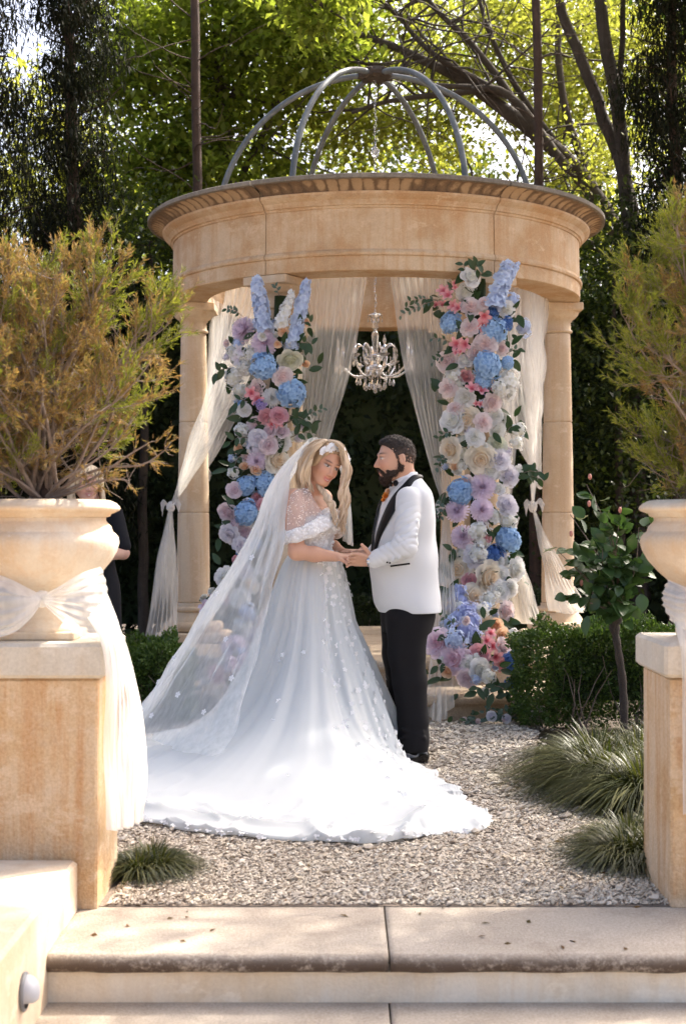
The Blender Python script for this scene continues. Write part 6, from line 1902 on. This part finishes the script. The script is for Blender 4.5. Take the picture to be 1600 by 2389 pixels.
# organza layer over the skirt, split at the front
sel = np.where(fcos < .62)[0]
sel = np.roll(sel, -int(np.argmax(np.diff(np.concatenate([sel, [sel[0] + NT]])) > 1) + 1))
O = PP[sel][:, :104].copy()
ctrv = np.array([BX, BY])
dv = O[..., :2] - ctrv
O[..., :2] = ctrv + dv * (1 + .03 * np.interp(v[:104], [0, .1, 1], [.6, 1, .6]))[None, :, None]
O[..., 2] += .012
O[..., :2] += (.006 * np.sin(37 * th[sel])[:, None] * np.interp(v[:104], [0, .1, .6, 1], [0, 1, 1, .3])[None])[..., None] * dirv[sel][:, None]
part('overskirt', O.reshape(-1, 3), grid_faces(len(sel), 104), M['organza'], br)
# appliqué: bodice, front panel, hem
ap, an = [], []
nrm_of = lambda p: unit(p - np.array([BX, BY, p[2] - .05]))
Vb = np.array([vv.co[:] for vv in bpy.data.objects['bodice'].data.vertices]) + org(br)
for i in r.choice(len(Vb), 230):
    ap.append(Vb[i]); an.append(nrm_of(Vb[i]))
fi = np.where(fcos > .45)[0]
for _ in range(420):
    i, j = r.choice(fi), int(95 * r.uniform(0, 1) ** 1.25)
    ap.append(PP[i, j] + dirv[i].tolist()[0] * np.array([.004, 0, 0])); an.append(np.array([*dirv[i], .2]))
for _ in range(620):
    i = r.integers(0, NT); j = NZ - 2 - int(abs(r.normal()) * 4)
    ap.append(PP[i, max(j, 60)] + [0, 0, .003]); an.append(np.array([dirv[i][0] * .4, dirv[i][1] * .4, 1.0]))
for _ in range(60):
    i = r.integers(0, NT); j = int(r.uniform(25, 95))
    ap.append(PP[i, j] + np.array([*dirv[i], .3]) * .014); an.append(np.array([*dirv[i], .4]))
part('lace_applique', *blossoms(np.array(ap), np.array(an), .0145, 8), M['white_petal'], br, kind='stuff')
# necklace, headpiece
hp = MB()
P = []
for i, t in enumerate(np.linspace(0, 1, 13)):
    q = (t - .5) * 2.1
    P.append(HB.o + unit(.62 * HB.f + 1.0 * math.sin(q) * HB.s + math.cos(q) * HB.u) * .122)
hpP = np.array([p + r.normal(size=3) * .006 + HB.u * .007 * (k % 3) for p in P for k in range(5)])
part('headpiece', *blossoms(hpP, np.array([unit(p - HB(-.02, 0, 0)) for p in hpP]), .0125, 6), M['white_petal'], br)
part('earring', *lathe([(.001, 0), (.005, -.01), (.006, -.022), (.001, -.03)], 8, HB(-.01, -.083, -.045)), M['wire'], br)
# hair
S = Sdf(HB.o - .17, HB.o + .17, .004)
E_(S, HB, (-.018, 0, .024), (.108, .088, .106))
E_(S, HB, (-.045, 0, -.05), (.075, .078, .09), .02)
E_(S, HB, (.125, .0, -.030), (.128, .092, .122), .008, 's')
V, F = S.mesh()
LH = HB.loc(V)
V += unit(V - HB.o) * (.0022 * np.sin(LH[:, 1] * 210 + 30 * LH[:, 0]))[:, None]
root = np.clip(1 - np.abs(LH[:, 1] - .01) / .05, 0, 1) * np.clip(LH[:, 2] / .08, 0, 1)
hcol = np.array([.52, .375, .235]) * (1 - .5 * root[:, None]) * (1 + .22 * np.sin(LH[:, 1] * 260 + 40 * LH[:, 0])[:, None])
part('hair', V, F, M['blonde'], br, col=np.abs(hcol))
gd = lambda *q: [W(*a) for a in q]
gA = [gd((748, 1036, 7.90), (727, 1050, 7.875), (714, 1078, 7.885), (706, 1108, 7.90), (708, 1138, 7.90)),
      gd((742, 1032, 7.93), (716, 1052, 7.905), (703, 1090, 7.93), (699, 1132, 7.95)),
      gd((752, 1034, 7.89), (731, 1052, 7.862), (720, 1082, 7.872), (716, 1115, 7.90), (728, 1146, 7.89)),
      gd((736, 1030, 7.97), (710, 1054, 7.95), (700, 1095, 7.97), (702, 1140, 7.985))]
locks('hair_locks', gA, 46, .0105, .0055, .007, 1.5, ((.40, .28, .17), (.68, .54, .38)), br, 11)
gC = [gd((782, 1036, 7.91), (798, 1052, 7.90), (806, 1080, 7.90), (813, 1106, 7.90), (805, 1138, 7.905), (808, 1170, 7.915), (799, 1205, 7.925), (803, 1246, 7.94)),
      gd((778, 1034, 7.91), (799, 1058, 7.92), (805, 1105, 7.92), (797, 1150, 7.91), (799, 1190, 7.91), (792, 1232, 7.92)),
      gd((784, 1036, 7.95), (803, 1062, 7.95), (811, 1098, 7.95), (803, 1140, 7.95), (805, 1190, 7.95), (797, 1240, 7.96)),
      gd((738, 1128, 7.95), (757, 1152, 7.90), (774, 1182, 7.868), (784, 1222, 7.87))]
locks('hair_locks', gC, 60, .0100, .0050, .0095, 2.6, ((.42, .29, .18), (.70, .56, .41)), br, 12)
gT = [gd((765, 1029, 7.90), (785, 1034, 7.885), (797, 1050, 7.885), (803, 1075, 7.89)), gd((762, 1028, 7.91), (745, 1034, 7.89), (730, 1048, 7.87), (720, 1070, 7.872)), gd((764, 1028, 7.94), (740, 1030, 7.93), (722, 1044, 7.91), (710, 1066, 7.92)), gd((768, 1029, 7.94), (790, 1036, 7.93), (804, 1056, 7.93), (808, 1085, 7.93))]
locks('hair_locks', gT, 40, .0085, .0050, .002, 1.0, ((.34, .24, .15), (.62, .48, .33)), br, 14)
fly = [[p + r.normal(size=3) * .005 for p in g] for g in gA + gC + gT for _ in range(7)]
locks('loose_strands', fly, len(fly), .0008, .003, .006, 2.2, ((.50, .36, .24), (.78, .64, .48)), br, 15)['kind'] = 'stuff'
# veil
vt = []
top = [W(724, 1038, 7.925), W(719, 1028, 7.97), W(724, 1022, 8.02), W(735, 1020, 8.07), W(752, 1024, 8.11)]
mid1 = [W(672, 1118, 7.88), W(655, 1110, 7.97), W(650, 1105, 8.06), W(664, 1100, 8.16), W(690, 1100, 8.24)]
mid2 = [W(652, 1290, 7.76), W(618, 1260, 7.84), W(590, 1240, 8.02), W(592, 1240, 8.24), W(610, 1250, 8.40)]
mid3 = [W(610, 1500, 7.60), W(540, 1480, 7.72), W(478, 1448, 8.02), W(462, 1452, 8.4), W(474, 1470, 8.7)]
mid4 = [W(560, 1680, 7.40), W(450, 1650, 7.62), W(380, 1612, 8.1), W(366, 1600, 8.6), W(380, 1610, 9.0)]
end = [W(520, 1768, 7.2), W(400, 1745, 7.5), W(322, 1700, 8.1), (-1.30, 8.75, .07), (-1.24, 9.16, .05)]
part('veil', *sheet(90, 220, [[np.array(q) for q in p] for p in zip(top, mid1, mid2, mid3, mid4, end)], .018, 9, 17, ([0, .15, .5, 1], [.15, .5, 1, 1.3]), (.75, -.55, .3)), M['veil'], br)
vs2 = [gd((752, 1024, 8.11), (795, 1100, 8.10), (806, 1180, 8.10), (800, 1262, 8.10)), gd((760, 1026, 8.10), (806, 1110, 8.06), (818, 1190, 8.05), (823, 1274, 8.05)), gd((756, 1024, 8.12), (800, 1100, 8.14), (812, 1190, 8.15), (812, 1270, 8.16))]
part('veil', *sheet(40, 40, vs2, .008, 4, 19), M['veil'], br)
VV = np.array([q.co[:] for q in bpy.data.objects['veil'].data.vertices]).reshape(220, 90, 3) + org(br)
lf = newmesh('lace_flower', *blossoms(np.zeros((1, 3)), np.array([[0, 0, 1.0]]), .017, 9), M['white_petal'])
for i, j in ((60, 55), (80, 70), (120, 62), (40, 72), (150, 70), (95, 80), (25, 62), (175, 58), (135, 80), (190, 74), (70, 40), (110, 48)):
    inst('lace_flower', lf, VV[i, j] + [-.004, -.012, .004], Vector((-.3, -.9, .4)).to_track_quat('Z', 'Y'), .8 + .03 * (i % 9), br)
# ================= celebrant behind the urn
ce = thing('person', (W(205, 0, 9.5)[0], 9.5, 0), 'fair-haired woman in a dark dress half hidden behind the urn shrub', 'person')
HC = Head(W(203, 1128, 9.45), (.30, -.95, -.05), (0, 0, 1), .96)
S = Sdf((-2.0, 9.05, 0), (-1.25, 9.85, 1.78), .0062)
sculpt_head(S, HC, True)
cx = W(212, 0, 9.5)[0]
S.chain([HC(-.03, 0, -.05), (cx, 9.5, 1.46), (cx, 9.5, 1.40)], [.052, .05, .065], .02)
S.tower([(1.42, cx, 9.5, .07, .13), (1.36, cx, 9.5, .09, .165), (1.2, cx, 9.5, .11, .15), (1.05, cx, 9.5, .10, .14), (.9, cx, 9.5, .12, .17), (.7, cx, 9.5, .11, .16)], (.2, -1), .03)
CSL, CEL, CWL = W(262, 1200, 9.48), W(287, 1290, 9.43), W(232, 1300, 9.22)
CSR, CER, CWR = W(158, 1200, 9.48), W(130, 1290, 9.42), W(190, 1300, 9.22)
for a, b, c in ((CSL, CEL, CWL), (CSR, CER, CWR)):
    S.chain([a, b, c], [.05, .04, .027], .02)
hand(S, CWL, (-.8, -.3, .1), (0, 0, 1), -1, .92, (.4, .6, .5)); hand(S, CWR, (.8, -.3, .1), (0, 0, 1), 1, .92, (.4, .6, .5))
for s in (-1, 1): S.chain([(cx + s * .08, 9.5, .75), (cx + s * .08, 9.5, .45), (cx + s * .08, 9.5, .07), (cx + s * .09, 9.40, .035)], [.08, .055, .035, .03], .02)
V, F = S.mesh()
part('body', V, F, M['skin'], ce, col=face_col(V, HC, (.52, .31, .235), (.40, .15, .14), (.20, .13, .09), True))
S = Sdf((-2.05, 9.05, .3), (-1.2, 9.9, 1.52), .0075)
S.tower([(1.43, cx, 9.5, .075, .14), (1.38, cx, 9.5, .10, .185), (1.2, cx, 9.5, .125, .17), (1.05, cx, 9.5, .115, .155), (.88, cx, 9.5, .14, .19), (.6, cx, 9.5, .15, .20), (.36, cx, 9.5, .17, .22)], (.2, -1), .02,
        wob=lambda P: (.006 * np.sin(np.arctan2(P[..., 1] - 9.5, P[..., 0] - cx) * 13) * np.clip((.95 - P[..., 2]) * 2, 0, 1)).astype('f4'))
for a, b in ((CSL, CEL), (CSR, CER)):
    S.cap(a, b * .82 + a * .18, .072, .064, .02)
part('dress', *S.mesh(), M['navy'], ce)
S = Sdf(HC.o - .18, HC.o + .18, .005)
E_(S, HC, (-.018, 0, .024), (.108, .090, .106)); E_(S, HC, (.115, 0, -.04), (.105, .082, .115), .008, 's')
V, F = S.mesh()
part('hair', V, F, M['blonde'], ce, col=np.tile([.50, .40, .27], (len(V), 1)) * (1 + .2 * np.sin(HC.loc(V)[:, 1] * 240))[:, None])
gH = [[HC(-.01, s * .03, .12), HC(.0, s * .085, .06), HC(.0, s * .10, -.03), HC(.01, s * .105, -.12), HC(.02, s * .10, -.17)] for s in (-1, 1)] + [[HC(-.06, s * .02, .11), HC(-.06, s * .09, .03), HC(-.05, s * .10, -.06), HC(-.04, s * .10, -.17)] for s in (-1, 1)]
locks('hair_locks', gH, 60, .011, .010, .004, 1.0, ((.42, .33, .21), (.66, .54, .38)), ce, 13)
fo = MB().add(*box(W(208, 1306, 9.18), (.24, .17, .02), .2, .003))
tag(part('folder', np.concatenate(fo.V), fo.F, plain('folder_black', (.02, .02, .022), .5), smooth=False), 'dark folder held by the woman behind the urn', 'folder')
